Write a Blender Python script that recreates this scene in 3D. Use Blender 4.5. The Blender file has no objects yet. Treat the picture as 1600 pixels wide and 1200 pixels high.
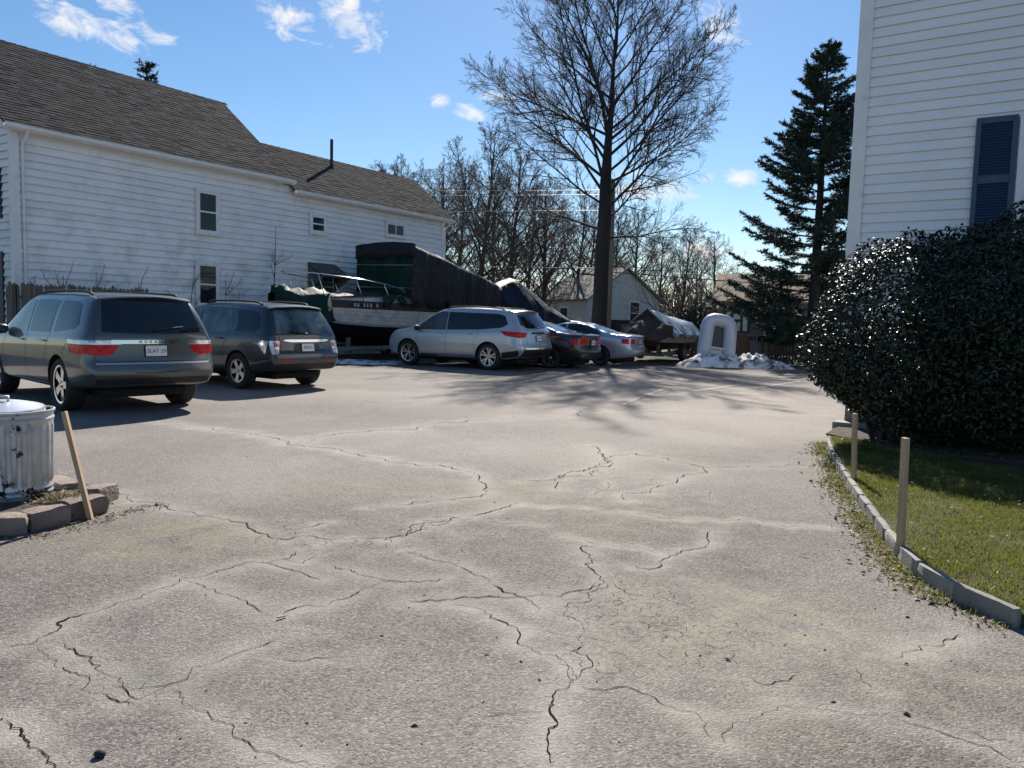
import bpy, bmesh, math, random
import numpy as np
from mathutils import Vector, Matrix, geometry
from mathutils.bvhtree import BVHTree
random.seed(7); RNG = np.random.default_rng(7)
R = math.radians
scene = bpy.context.scene
COL = scene.collection

# ------------------------------------------------------------------ camera
FPX, CX, CY = 1220.0, 800.0, 600.0          # focal length and centre in photo pixels
CAM_H = 1.5
PITCH = math.atan(103.0 / FPX); ROLL = 0.0254
_c, _s = math.cos(PITCH), math.sin(PITCH)
FWD = Vector((0, _c, -_s)); U0 = Vector((0, _s, _c)); X0 = Vector((1, 0, 0))
RGT = X0 * math.cos(ROLL) + U0 * math.sin(ROLL)
UPV = -X0 * math.sin(ROLL) + U0 * math.cos(ROLL)
camd = bpy.data.cameras.new('camera'); cam = bpy.data.objects.new('camera', camd); COL.objects.link(cam)
camd.sensor_width = 36.0; camd.lens = FPX / 1600.0 * 36.0; camd.clip_start = 0.05; camd.clip_end = 3000
mw = Matrix((RGT, UPV, -FWD)).transposed().to_4x4(); mw.translation = (0, 0, CAM_H)
cam.matrix_world = mw; scene.camera = cam
scene.render.resolution_x = 1024; scene.render.resolution_y = 768

# ------------------------------------------------------------------ light
SUN_AZ, SUN_EL = R(6.0), R(38.5)             # azimuth measured from +Y towards +X
SUN_DIR = Vector((math.sin(SUN_AZ) * math.cos(SUN_EL), math.cos(SUN_AZ) * math.cos(SUN_EL), math.sin(SUN_EL)))
world = bpy.data.worlds.new('World'); scene.world = world; world.use_nodes = True
sl = bpy.data.lights.new('sun', 'SUN'); sl.energy = 5.0; sl.angle = R(0.53); sl.color = (1.0, 0.93, 0.83)
sun = bpy.data.objects.new('sun', sl); COL.objects.link(sun)
sun.rotation_euler = SUN_DIR.to_track_quat('Z', 'Y').to_euler(); sun.location = (0, 0, 40)
scene.view_settings.view_transform = 'Standard'; scene.view_settings.look = 'None'
scene.view_settings.exposure = 0.85; scene.view_settings.gamma = 1.0
scene.view_settings.use_curve_mapping = False
scene.cycles.max_bounces = 5; scene.cycles.diffuse_bounces = 3; scene.cycles.glossy_bounces = 3; scene.cycles.transmission_bounces = 2; scene.cycles.transparent_max_bounces = 4

def ray(px, py):
    return (RGT * ((px - CX) / FPX) + UPV * ((CY - py) / FPX) + FWD).normalized()
def G(px, py, z=0.0):                        # photo pixel -> point on a level plane
    d = ray(px, py); t = (z - CAM_H) / d.z
    return Vector((0, 0, CAM_H)) + d * t
def AT(px, py, depth):                       # photo pixel -> point at a known distance ahead
    d = ray(px, py); return Vector((0, 0, CAM_H)) + d * (depth / d.y)

# world: Nishita sky plus a few small fair-weather clouds
nt = world.node_tree; nt.nodes.clear()
def N(t, typ, **kw):
    n = t.nodes.new(typ)
    for k, v in kw.items(): setattr(n, k, v)
    return n
wo = N(nt, 'ShaderNodeOutputWorld'); bg = N(nt, 'ShaderNodeBackground'); bg.inputs[1].default_value = 0.066
sky = N(nt, 'ShaderNodeTexSky', sky_type='NISHITA'); sky.sun_disc = False
sky.sun_elevation = SUN_EL; sky.sun_rotation = SUN_AZ; sky.air_density = 1.0; sky.dust_density = 0.15; sky.ozone_density = 3.0
sky.altitude = 60
tc = N(nt, 'ShaderNodeTexCoord')
def mathn(t, op, a, b=None, clamp=False):
    n = N(t, 'ShaderNodeMath', operation=op, use_clamp=clamp)
    for i, v in enumerate((a, b)):
        if v is None: continue
        if isinstance(v, (int, float)): n.inputs[i].default_value = v
        else: t.links.new(v, n.inputs[i])
    return n.outputs[0]
cn = N(nt, 'ShaderNodeTexNoise'); cn.inputs['Scale'].default_value = 34; cn.inputs['Detail'].default_value = 12; cn.inputs['Roughness'].default_value = 0.66; cn.inputs['Distortion'].default_value = 0.6
mp = N(nt, 'ShaderNodeMapping'); mp.inputs['Scale'].default_value = (0.7, 0.7, 1.25)
nt.links.new(tc.outputs['Generated'], mp.inputs[0]); nt.links.new(mp.outputs[0], cn.inputs['Vector'])
acc = None
CLOUDS = [(115, 35, 62, 16, -22), (186, 58, 20, 13, -35), (205, 22, 40, 14, -28), (440, 22, 58, 20, -26), (548, 18, 44, 34, -50),
          (735, 176, 22, 11, -10), (688, 158, 14, 8, 0), (772, 146, 34, 10, -8), (1165, 275, 24, 11, 0), (1120, 38, 36, 20, -40),
          (1010, 292, 70, 22, 0), (1085, 395, 60, 14, 0)]
zen = [(Vector((math.sin(a) * math.cos(e), math.cos(a) * math.cos(e), math.sin(e))), w, h) for a, e, w, h in
       ((-1.2, .55, .09, .04), (1.0, .6, .08, .03), (2.2, .5, .1, .04), (-2.4, .45, .09, .035), (3.0, .75, .08, .04), (1.6, .3, .09, .03), (-1.7, .28, .09, .03), (0.2, .9, .07, .03), (-.5, 1.1, .08, .04))]
blobs = []
for px, py, a, b, ang in CLOUDS:
    d = ray(px, py); cr, sr = math.cos(R(ang)), math.sin(R(ang))
    ax = RGT * cr + UPV * sr; ay = -RGT * sr + UPV * cr
    blobs.append((d, ax, ay, a / FPX, b / FPX))
for d, a, b in zen:
    ax = Vector((0, 0, 1)).cross(d).normalized(); blobs.append((d, ax, d.cross(ax), a, b))
for d, ax, ay, a, b in blobs:
    sub = N(nt, 'ShaderNodeVectorMath', operation='SUBTRACT'); nt.links.new(tc.outputs['Generated'], sub.inputs[0]); sub.inputs[1].default_value = d
    vals = []
    for v, s in ((ax, a), (ay, b)):
        dt = N(nt, 'ShaderNodeVectorMath', operation='DOT_PRODUCT'); nt.links.new(sub.outputs[0], dt.inputs[0]); dt.inputs[1].default_value = v / s
        vals.append(mathn(nt, 'POWER', dt.outputs['Value'], 2.0))
    q = mathn(nt, 'SUBTRACT', 1.0, mathn(nt, 'MULTIPLY', mathn(nt, 'ADD', *vals), 0.36), clamp=True)
    df = N(nt, 'ShaderNodeVectorMath', operation='DOT_PRODUCT'); nt.links.new(tc.outputs['Generated'], df.inputs[0]); df.inputs[1].default_value = d
    q = mathn(nt, 'MULTIPLY', q, mathn(nt, 'GREATER_THAN', df.outputs['Value'], 0.0))
    acc = q if acc is None else mathn(nt, 'MAXIMUM', acc, q)
cm = mathn(nt, 'SUBTRACT', mathn(nt, 'ADD', acc, mathn(nt, 'MULTIPLY', cn.outputs['Fac'], 3.4)), 2.25)
cm = mathn(nt, 'MULTIPLY', mathn(nt, 'MULTIPLY', cm, 1.15, clamp=True), mathn(nt, 'GREATER_THAN', acc, 0.02))
mix = N(nt, 'ShaderNodeMix', data_type='RGBA'); nt.links.new(cm, mix.inputs[0])
skyg = N(nt, 'ShaderNodeHueSaturation'); skyg.inputs['Saturation'].default_value = 1.17
nt.links.new(sky.outputs[0], skyg.inputs['Color']); nt.links.new(skyg.outputs[0], mix.inputs[6]); mix.inputs[7].default_value = (8.2, 8.2, 8.3, 1)
nt.links.new(mix.outputs[2], bg.inputs[0]); nt.links.new(bg.outputs[0], wo.inputs[0])

# ------------------------------------------------------------------ object helpers
def link(o, parent=None):
    COL.objects.link(o)
    if parent is not None: o.parent = parent
    return o
def tag(o, label=None, cat=None, group=None, kind=None):
    for k, v in (('label', label), ('category', cat), ('group', group), ('kind', kind)):
        if v: o[k] = v
    return o
def thing(name, label, cat, loc=(0, 0, 0), rz=0.0, group=None):
    o = bpy.data.objects.new(name, None); o.empty_display_size = .2; link(o)
    o.location = loc; o.rotation_euler = (0, 0, rz)
    return tag(o, label, cat, group)
def copy_tree(o, parent=None):
    c = o.copy(); link(c, parent)
    for ch in o.children: copy_tree(ch, c)
    return c
BOXF = [(0, 3, 2, 1), (4, 5, 6, 7), (0, 1, 5, 4), (1, 2, 6, 5), (2, 3, 7, 6), (3, 0, 4, 7)]
class MB:
    def __init__(s): s.v = []; s.f = []
    def add(s, vs, fs, M=None):
        o = len(s.v)
        s.v += [tuple(M @ Vector(v)) if M is not None else tuple(v) for v in vs]
        s.f += [tuple(i + o for i in f) for f in fs]; return s
    def box(s, x0, x1, y0, y1, z0, z1, M=None):
        return s.add([(x0, y0, z0), (x1, y0, z0), (x1, y1, z0), (x0, y1, z0), (x0, y0, z1), (x1, y0, z1), (x1, y1, z1), (x0, y1, z1)], BOXF, M)
    def tube(s, pts, r, n=8, cap=True):
        pts = [Vector(p) for p in pts]; m = len(pts); o = len(s.v)
        rr = r if isinstance(r, (list, tuple)) else [r] * m
        ref = None
        for i, p in enumerate(pts):
            t = (pts[min(i + 1, m - 1)] - pts[max(i - 1, 0)]).normalized()
            if ref is None: ref = t.orthogonal().normalized()
            ref = (ref - t * ref.dot(t)); ref = ref.normalized() if ref.length > 1e-5 else t.orthogonal().normalized()
            b = t.cross(ref)
            for k in range(n):
                a = 2 * math.pi * k / n; s.v.append(tuple(p + (ref * math.cos(a) + b * math.sin(a)) * rr[i]))
        for i in range(m - 1):
            for k in range(n):
                k2 = (k + 1) % n; s.f.append((o + i * n + k, o + i * n + k2, o + (i + 1) * n + k2, o + (i + 1) * n + k))
        if cap:
            s.f.append(tuple(o + k for k in reversed(range(n)))); s.f.append(tuple(o + (m - 1) * n + k for k in range(n)))
        return s
    def lathe(s, prof, n=24, axis='z', c=(0, 0, 0), closed=False):
        o = len(s.v); m = len(prof)
        for r, h in prof:
            for k in range(n):
                a = 2 * math.pi * k / n; p = (r * math.cos(a), r * math.sin(a), h)
                if axis == 'y': p = (p[0], p[2], p[1])
                s.v.append((p[0] + c[0], p[1] + c[1], p[2] + c[2]))
        for i in range(m if closed else m - 1):
            i2 = (i + 1) % m
            for k in range(n):
                k2 = (k + 1) % n; f = (o + i * n + k, o + i * n + k2, o + i2 * n + k2, o + i2 * n + k)
                s.f.append(f if axis == 'z' else f[::-1])
        return s
    def sheet(s, rows, close=False):
        o = len(s.v); m = len(rows); n = len(rows[0])
        for r in rows: s.v += [tuple(p) for p in r]
        for i in range(m - 1):
            for j in range(n if close else n - 1):
                j2 = (j + 1) % n
                s.f.append((o + i * n + j, o + i * n + j2, o + (i + 1) * n + j2, o + (i + 1) * n + j))
        return s
    def poly(s, pts): o = len(s.v); s.v += [tuple(p) for p in pts]; s.f.append(tuple(range(o, o + len(pts)))); return s
    def prism(s, poly, z0, z1, M=None):
        n = len(poly); vs = [(x, y, z0) for x, y in poly] + [(x, y, z1) for x, y in poly]
        fs = [tuple(reversed(range(n))), tuple(range(n, 2 * n))] + [(i, (i + 1) % n, n + (i + 1) % n, n + i) for i in range(n)]
        return s.add(vs, fs, M)
    def mesh(s, name='mesh'):
        me = bpy.data.meshes.new(name); me.from_pydata(s.v, [], s.f); me.update(); return me
    def build(s, name, mat, parent=None, smooth=False, bevel=0.0, seg=1, angle=None, solid=0.0, sub=0):
        me = s.mesh(name); o = bpy.data.objects.new(name, me); me.materials.append(mat)
        if bevel > 0:
            bm = bmesh.new(); bm.from_mesh(me); bmesh.ops.recalc_face_normals(bm, faces=bm.faces)
            ed = [e for e in bm.edges if e.is_manifold and e.calc_face_angle(0) > .5]
            bmesh.ops.bevel(bm, geom=ed, offset=bevel, segments=seg, affect='EDGES', clamp_overlap=True); bm.to_mesh(me); bm.free()
        if smooth:
            me.polygons.foreach_set('use_smooth', [True] * len(me.polygons))
            if angle: me.set_sharp_from_angle(angle=R(angle))
        if solid: md = o.modifiers.new('solid', 'SOLIDIFY'); md.thickness = solid
        if sub: md = o.modifiers.new('sub', 'SUBSURF'); md.levels = sub; md.render_levels = sub
        return link(o, parent)
def npmesh(name, V, F, mat, parent=None, smooth=False):
    me = bpy.data.meshes.new(name); V = np.asarray(V, np.float32); F = np.asarray(F, np.int32); k = F.shape[1]
    me.vertices.add(len(V)); me.vertices.foreach_set('co', V.ravel())
    me.loops.add(F.size); me.loops.foreach_set('vertex_index', F.ravel())
    me.polygons.add(len(F)); me.polygons.foreach_set('loop_start', np.arange(0, F.size, k, dtype=np.int32)); me.polygons.foreach_set('loop_total', np.full(len(F), k, np.int32))
    me.update(calc_edges=True); me.materials.append(mat)
    if smooth: me.polygons.foreach_set('use_smooth', np.ones(len(F), bool))
    o = bpy.data.objects.new(name, me); return link(o, parent)
def shared(name, me, parent, loc=(0, 0, 0), rot=(0, 0, 0), scale=(1, 1, 1)):
    o = bpy.data.objects.new(name, me); link(o, parent); o.location = loc; o.rotation_euler = rot; o.scale = scale; return o
def text_mesh(txt, size, name, mat, parent, M, ext=.002, spacing=1.0):
    cu = bpy.data.curves.new('t', 'FONT'); cu.body = txt; cu.size = size; cu.extrude = ext; cu.align_x = 'CENTER'; cu.align_y = 'CENTER'; cu.space_character = spacing
    t = bpy.data.objects.new('t', cu); COL.objects.link(t)
    dg = bpy.context.evaluated_depsgraph_get(); me = bpy.data.meshes.new_from_object(t.evaluated_get(dg)); bpy.data.objects.remove(t)
    me.materials.clear(); me.materials.append(mat); me.name = name
    o = bpy.data.objects.new(name, me); link(o, parent); o.matrix_local = M; return o

# ------------------------------------------------------------------ noise (numpy) and materials
_L = RNG.random((256, 256))
def vnoise(x, y):
    xi = np.floor(x).astype(int); yi = np.floor(y).astype(int); fx = x - xi; fy = y - yi
    fx = fx * fx * (3 - 2 * fx); fy = fy * fy * (3 - 2 * fy)
    g = lambda a, b: _L[a % 256, b % 256]
    return (g(xi, yi) * (1 - fx) + g(xi + 1, yi) * fx) * (1 - fy) + (g(xi, yi + 1) * (1 - fx) + g(xi + 1, yi + 1) * fx) * fy
def fbm(x, y, o=4):
    s = 0; a = .5; t = 0
    for i in range(o): s = s + a * vnoise(x * 2 ** i + 17.3 * i, y * 2 ** i + 5.1 * i); t += a; a *= .5
    return s / t - .5
def ramp(t, fac, stops):
    r = N(t, 'ShaderNodeValToRGB'); t.links.new(fac, r.inputs[0]); e = r.color_ramp.elements
    while len(e) < len(stops): e.new(.5)
    for k, (p, c) in enumerate(stops): e[k].position = p; e[k].color = (*c, 1) if len(c) == 3 else c
    return r.outputs[0]
def mixc(t, fac, a, b, mode='MIX'):
    m = N(t, 'ShaderNodeMix', data_type='RGBA', blend_type=mode)
    for s, v in ((0, fac), (6, a), (7, b)):
        if isinstance(v, (int, float)): m.inputs[s].default_value = v
        elif isinstance(v, (tuple, list)): m.inputs[s].default_value = (*v[:3], 1)
        else: t.links.new(v, m.inputs[s])
    return m.outputs[2]
def noise(t, vec, scale, detail=4, rough=.55):
    n = N(t, 'ShaderNodeTexNoise'); n.inputs['Scale'].default_value = scale; n.inputs['Detail'].default_value = detail; n.inputs['Roughness'].default_value = rough
    if vec is not None: t.links.new(vec, n.inputs['Vector'])
    return n.outputs['Fac']
def base(name, rough=.6, metal=0.0, spec=.5):
    m = bpy.data.materials.new(name); m.use_nodes = True; t = m.node_tree; b = t.nodes['Principled BSDF']
    b.inputs['Roughness'].default_value = rough; b.inputs['Metallic'].default_value = metal; b.inputs['Specular IOR Level'].default_value = spec
    return m, t, b
def bumpn(t, b, h, strength=.3, dist=.01):
    bp = N(t, 'ShaderNodeBump'); bp.inputs['Strength'].default_value = strength; bp.inputs['Distance'].default_value = dist
    t.links.new(h, bp.inputs['Height']); t.links.new(bp.outputs[0], b.inputs['Normal']); return bp
def mk(name, col, rough=.6, metal=0.0, var=.15, scale=3.0, bump=0.0, bscale=40.0, bdist=.01, spec=.5, coat=0.0, island=0.0, stretch=None, dirt=None, dscale=1.2, dlo=.5, dhi=.7, objvar=0.0):
    m, t, b = base(name, rough, metal, spec)
    co = N(t, 'ShaderNodeTexCoord').outputs['Object']
    if stretch:
        mpn = N(t, 'ShaderNodeMapping'); mpn.inputs['Scale'].default_value = stretch; t.links.new(co, mpn.inputs[0]); co = mpn.outputs[0]
    c = ramp(t, noise(t, co, scale), [(.3, tuple(x * (1 - var) for x in col)), (.7, tuple(min(1, x * (1 + var)) for x in col))])
    for amt, src in ((island, 'geo'), (objvar, 'obj')):
        if amt:
            rnd = N(t, 'ShaderNodeNewGeometry').outputs['Random Per Island'] if src == 'geo' else N(t, 'ShaderNodeObjectInfo').outputs['Random']
            f = ramp(t, rnd, [(0, (1 - amt,) * 3), (1, (1 + amt,) * 3)])
            c = mixc(t, 1.0, c, f, 'MULTIPLY')
    if dirt:
        c = mixc(t, ramp(t, noise(t, co, dscale, 6, .65), [(dlo, (0, 0, 0)), (dhi, (1, 1, 1))]), c, dirt)
    t.links.new(c, b.inputs['Base Color'])
    if coat: b.inputs['Coat Weight'].default_value = coat; b.inputs['Coat Roughness'].default_value = .04
    if bump: bumpn(t, b, noise(t, co, bscale, 5), bump, bdist)
    return m
# ------------------------------------------------------------------ shared materials
def siding_mat(name, col, stain, amt):
    m, t, b = base(name, .55)
    co = N(t, 'ShaderNodeNewGeometry').outputs['Position']
    mp_ = N(t, 'ShaderNodeMapping'); mp_.inputs['Scale'].default_value = (.5, .5, 2.5); t.links.new(co, mp_.inputs[0])
    c = ramp(t, noise(t, mp_.outputs[0], 1.3, 5), [(.3, tuple(x * .93 for x in col)), (.7, col)])
    rnd = N(t, 'ShaderNodeObjectInfo').outputs['Random']
    c = mixc(t, 1.0, c, ramp(t, rnd, [(0, (.94,) * 3), (1, (1.0,) * 3)]), 'MULTIPLY')
    st = mathn(t, 'MULTIPLY', ramp(t, noise(t, co, 1.6, 8, .7), [(.47, (0, 0, 0)), (.72, (1, 1, 1))]), amt)
    sep = N(t, 'ShaderNodeSeparateXYZ'); geo = N(t, 'ShaderNodeNewGeometry'); t.links.new(geo.outputs['Position'], sep.inputs[0])
    low = N(t, 'ShaderNodeMapRange'); low.inputs[1].default_value = 4.2; low.inputs[2].default_value = .6; low.inputs[3].default_value = .25; low.inputs[4].default_value = 1.0
    t.links.new(sep.outputs[2], low.inputs[0])
    st = mathn(t, 'MULTIPLY', st, low.outputs[0])
    t.links.new(mixc(t, st, c, stain), b.inputs['Base Color']); bumpn(t, b, noise(t, mp_.outputs[0], 30), .12, .004)
    return m
SIDING = siding_mat('old_white_siding', (.90, .90, .91), (.24, .26, .21), 1.0)
SIDING2 = siding_mat('white_siding', (.90, .90, .91), (.5, .48, .45), .35)
TRIM = mk('white_trim', (.76, .76, .76), .5, var=.06, dirt=(.42, .42, .38), dscale=2.5, dlo=.58, dhi=.8)
BLACK = mk('black_plastic', (.012, .012, .013), .55, var=.2)
RUBBER = mk('rubber', (.016, .016, .017), .75, var=.2, bump=.2, bscale=60)
CHROME = mk('chrome', (.75, .75, .76), .12, 1.0, var=.03)
ALU = mk('alloy', (.55, .55, .56), .28, 1.0, var=.05)
GLASS = mk('dark_glass', (.012, .016, .02), .03, var=.1, spec=.6)
WOODG = mk('weathered_wood', (.13, .11, .09), .85, var=.35, scale=4, stretch=(6, 6, .6), bump=.4, bscale=20, objvar=.25)
SNOW = mk('old_snow', (.70, .72, .76), .6, var=.1, scale=6, bump=.7, bscale=14, bdist=.06, dirt=(.06, .055, .05), dscale=2.6, dlo=.47, dhi=.60)
SOIL = mk('soil', (.075, .055, .04), .95, var=.45, scale=14, bump=.9, bscale=55, bdist=.03)
BARK = mk('bark', (.027, .023, .021), .9, var=.3, scale=5, stretch=(1, 1, .25), bump=.6, bscale=22, bdist=.04)
TWIG = mk('grey_brown_twigs', (.032, .027, .025), .85, var=.25)
SLATE_PANE = mk('window_glass', (.02, .026, .034), .04, var=.5, scale=1.5, spec=.35)

# ------------------------------------------------------------------ asphalt lot
CR = []                                     # (photo polyline, width mm, halo)
def cr(off, sc, pts, w=7, halo=1.0): CR.append(([(off[0] + x / sc, off[1] + y / sc) for x, y in pts], w, halo))
A6, S6 = (600, 600), 2.2857
A7, S7 = (0, 760), 2.2857
A8, S8 = (700, 860), 1.7778
cr(A6, S6, [(-820, 135), (-600, 165), (-340, 205), (-130, 245), (0, 270), (200, 290), (290, 310), (340, 345), (365, 390)], 12, 1.4)
cr(A6, S6, [(80, 430), (200, 418), (300, 405), (365, 392)], 9)
cr(A6, S6, [(0, 560), (100, 530), (230, 490), (340, 465), (460, 432)], 13)
cr(A6, S6, [(480, 350), (600, 345), (720, 335), (775, 310), (790, 265)], 9)
cr(A6, S6, [(620, 380), (610, 345), (650, 320), (740, 300), (790, 265), (770, 235), (740, 220)], 13)
cr(A6, S6, [(790, 265), (900, 250), (1000, 265), (1090, 285), (1140, 298), (1300, 298), (1540, 297)], 11)
cr(A6, S6, [(1140, 298), (1080, 325), (1040, 355), (950, 375), (885, 390), (875, 420)], 12, 1.5)
cr(A6, S6, [(760, 575), (700, 590), (740, 630), (775, 690), (790, 710), (700, 740), (600, 755), (500, 762), (420, 765), (250, 772), (80, 780)], 11)
cr(A6, S6, [(380, 720), (420, 738), (490, 765), (550, 810)], 11)
cr(A6, S6, [(1180, 520), (1160, 560), (1150, 580), (1060, 595), (1000, 625), (945, 660), (890, 645)], 9)
cr(A6, S6, [(650, 545), (760, 575), (830, 582), (990, 610)], 5, 1.3)
cr(A6, S6, [(100, 615), (200, 640), (290, 670), (380, 720)], 6)
cr(A6, S6, [(-280, 212), (0, 165), (200, 140), (420, 128), (560, 120), (690, 98), (860, 92), (960, 88), (1200, 98), (1580, 112)], 15, 1.0)
cr(A6, S6, [(860, 70), (930, 45), (1010, 35), (1060, 15)], 15, 1.6)
cr(A6, S6, [(340, 485), (440, 500), (560, 505)], 5); cr(A6, S6, [(490, 435), (640, 442), (820, 458), (1000, 480), (1270, 480), (1600, 515)], 4, 1.8)
cr(A6, S6, [(330, 480), (300, 485), (230, 470), (170, 480)], 8); cr(A6, S6, [(770, 310), (740, 330)], 9)
cr(A6, S6, [(740, 400), (790, 380), (800, 350)], 7); cr(A6, S6, [(910, 362), (970, 362)], 9)
cr(A7, S7, [(0, 558), (110, 555), (180, 520), (300, 455), (420, 415), (560, 370), (660, 330), (780, 305), (900, 275), (1060, 232)], 10)
cr(A7, S7, [(420, 20), (460, 30), (560, 60), (700, 105), (900, 155), (1000, 188), (1140, 185), (1290, 185), (1420, 172), (1600, 120)], 10)
cr(A7, S7, [(975, 172), (1090, 152), (1180, 130)], 8); cr(A7, S7, [(1310, 80), (1450, 65), (1560, 50)], 5)
cr(A7, S7, [(215, 550), (290, 590), (350, 645), (440, 690), (520, 705), (610, 695), (680, 655), (800, 605), (900, 570), (1000, 540)], 7)
cr(A7, S7, [(610, 700), (540, 730), (490, 752), (380, 690)], 5); cr(A7, S7, [(620, 725), (650, 765), (690, 785)], 5)
cr(A7, S7, [(1000, 465), (1050, 440), (1160, 430), (1250, 400), (1380, 350), (1600, 330)], 6)
cr(A7, S7, [(930, 270), (1000, 295), (1100, 325), (1150, 345)], 7)
cr(A7, S7, [(660, 335), (720, 355), (800, 390), (880, 410), (910, 435), (960, 455)], 8)
cr(A7, S7, [(0, 825), (40, 855), (80, 870), (130, 930), (170, 980), (260, 1010)], 8)
cr(A7, S7, [(690, 785), (760, 825), (830, 885), (920, 940), (1000, 965), (1120, 1000)], 5)
cr(A7, S7, [(1190, 290), (1300, 330), (1440, 360)], 6); cr(A7, S7, [(1440, 235), (1520, 255), (1600, 280)], 6)
cr(A7, S7, [(980, 600), (1080, 612), (1180, 600), (1320, 590)], 4, .6); cr(A7, S7, [(1050, 510), (1180, 515)], 4, .6)
cr(A7, S7, [(130, 560), (200, 605), (320, 670), (380, 735), (500, 780)], 6, .6); cr(A7, S7, [(820, 800), (870, 780)], 6, .4)
cr(A7, S7, [(1000, 255), (1080, 280), (1130, 240)], 5); cr(A7, S7, [(1120, 190), (1140, 215)], 5)
cr(A8, S8, [(0, 150), (120, 180), (200, 230), (300, 290), (350, 360), (290, 400), (285, 450), (275, 510), (295, 600)], 7, 1.3)
cr(A8, S8, [(350, 365), (420, 385), (500, 380), (560, 400), (620, 430), (690, 450), (720, 510), (770, 540)], 4)
cr(A8, S8, [(1420, 235), (1380, 250), (1340, 265), (1290, 280), (1245, 310)], 10)
cr(A8, S8, [(770, 540), (790, 490), (840, 465), (930, 435), (1050, 445), (1220, 455), (1400, 520), (1500, 545), (1600, 590)], 4)
cr(A8, S8, [(350, 360), (400, 310), (360, 250), (370, 200), (320, 180), (400, 140), (440, 90)], 5)
cr(A8, S8, [(250, 220), (340, 240), (400, 245), (480, 255)], 6, .5)
cr(A8, S8, [(440, 90), (520, 125), (640, 150), (700, 160)], 4, .5); cr(A8, S8, [(1010, 210), (1100, 235)], 4, .5)
cr(A8, S8, [(800, 350), (880, 375), (980, 345)], 4, .5); cr(A8, S8, [(1130, 330), (1150, 370), (1210, 400)], 3, .8)
cr(A8, S8, [(100, 455), (180, 450), (260, 445)], 5, .4); cr(A8, S8, [(660, 80), (760, 100), (880, 130)], 3, .6)
cr(A8, S8, [(1430, 500), (1500, 530), (1600, 525)], 4, .5); cr(A8, S8, [(1180, 310), (1300, 330)], 3, .5)

def frac_line(pts, it, amp):
    pts = [np.array(p[:2], float) for p in pts]
    for _ in range(it):
        out = [pts[0]]
        for a, b in zip(pts[:-1], pts[1:]):
            d = b - a; L = np.hypot(*d)
            if L > .035:
                m = (a + b) / 2 + np.array([-d[1], d[0]]) * random.gauss(0, amp); out.append(m)
            out.append(b)
        pts = out
    return np.array(pts)
LINES = []
for pts, w, halo in CR:
    g = [G(x, y) for x, y in pts]; LINES.append((frac_line(g, 5, .13), w, halo))
# fine alligator cracking between the long cracks
def gator(cx, cy, rx, ry, cell):
    pts = []
    nx_, ny_ = int(2.4 * rx / cell), int(2.4 * ry / cell)
    for i in range(nx_):
        for j in range(ny_): pts.append(Vector((cx - 1.2 * rx + (i + random.uniform(.05, .95)) * cell, cy - 1.2 * ry + (j + random.uniform(.05, .95)) * cell)))
    vv, ee, ff, *_r = geometry.delaunay_2d_cdt(pts, [], [], 0, 1e-5)
    cen = [sum((vv[i] for i in f), Vector((0, 0))) / 3 for f in ff]; ed = {}
    for k, f in enumerate(ff):
        for i, j in zip(f, f[1:] + f[:1]): ed.setdefault((min(i, j), max(i, j)), []).append(k)
    for e, fs in ed.items():
        if len(fs) != 2: continue
        p, q = cen[fs[0]], cen[fs[1]]; c_ = (p + q) / 2; d = math.hypot((c_.x - cx) / rx, (c_.y - cy) / ry)
        if d > 1 or random.random() < .2 + .5 * d or (p - q).length > 3 * cell: continue
        LINES.append((frac_line([p, q], 3, .12), random.uniform(2.0, 4.4) * (1.2 - .5 * d), .35))
for c_, rx, ry, n in [(G(985, 945), .5, .5, .085), (G(1080, 985), .6, .45, .075), (G(940, 1040), .3, .25, .08), (G(1000, 760), .8, .9, .28), (G(560, 850), .9, .3, .13), (G(690, 825), .5, .3, .15), (G(170, 1075), .25, .15, .07)]: gator(c_.x, c_.y, rx, ry, n)

def axis(segs):
    out = []
    for a, b, st in segs: out += list(np.arange(a, b - 1e-6, st))
    return np.array(out + [segs[-1][1]])
XS = axis([(-20, -6, .5), (-6, -4.2, .12), (-4.2, 3.6, .03), (3.6, 6, .1), (6, 16, .5)])
YS = axis([(-6, 1.6, .4), (1.6, 7.2, .03), (7.2, 10, .06), (10, 16, .12), (16, 27.5, .25)])
GX, GY = np.meshgrid(XS, YS)
def zfun(x, y):
    x = np.asarray(x, float); y = np.asarray(y, float)
    f = np.clip((8.5 - y) / 3, 0, 1) * np.clip((y - .5) / 2, 0, 1) * np.clip((4 + x) / 1, 0, 1) * np.clip((3.6 - x) / .8, 0, 1)
    return f * (fbm(x * .9 + 40, y * .9 + 9, 3) * .05 + fbm(x * 4 + 3, y * 4, 3) * .014)
GZ = zfun(GX, GY)
halo = np.zeros_like(GX)
allp = []
for ln, w, h in LINES:
    seg = [ln[0]]
    for a, b in zip(ln[:-1], ln[1:]):
        k = max(1, int(np.hypot(*(b - a)) / .03)); seg += [a + (b - a) * (i / k) for i in range(1, k + 1)]
    for p in seg: allp.append((p[0], p[1], h, w))
allp = np.array(allp)
dip = np.zeros_like(GX)
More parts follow.
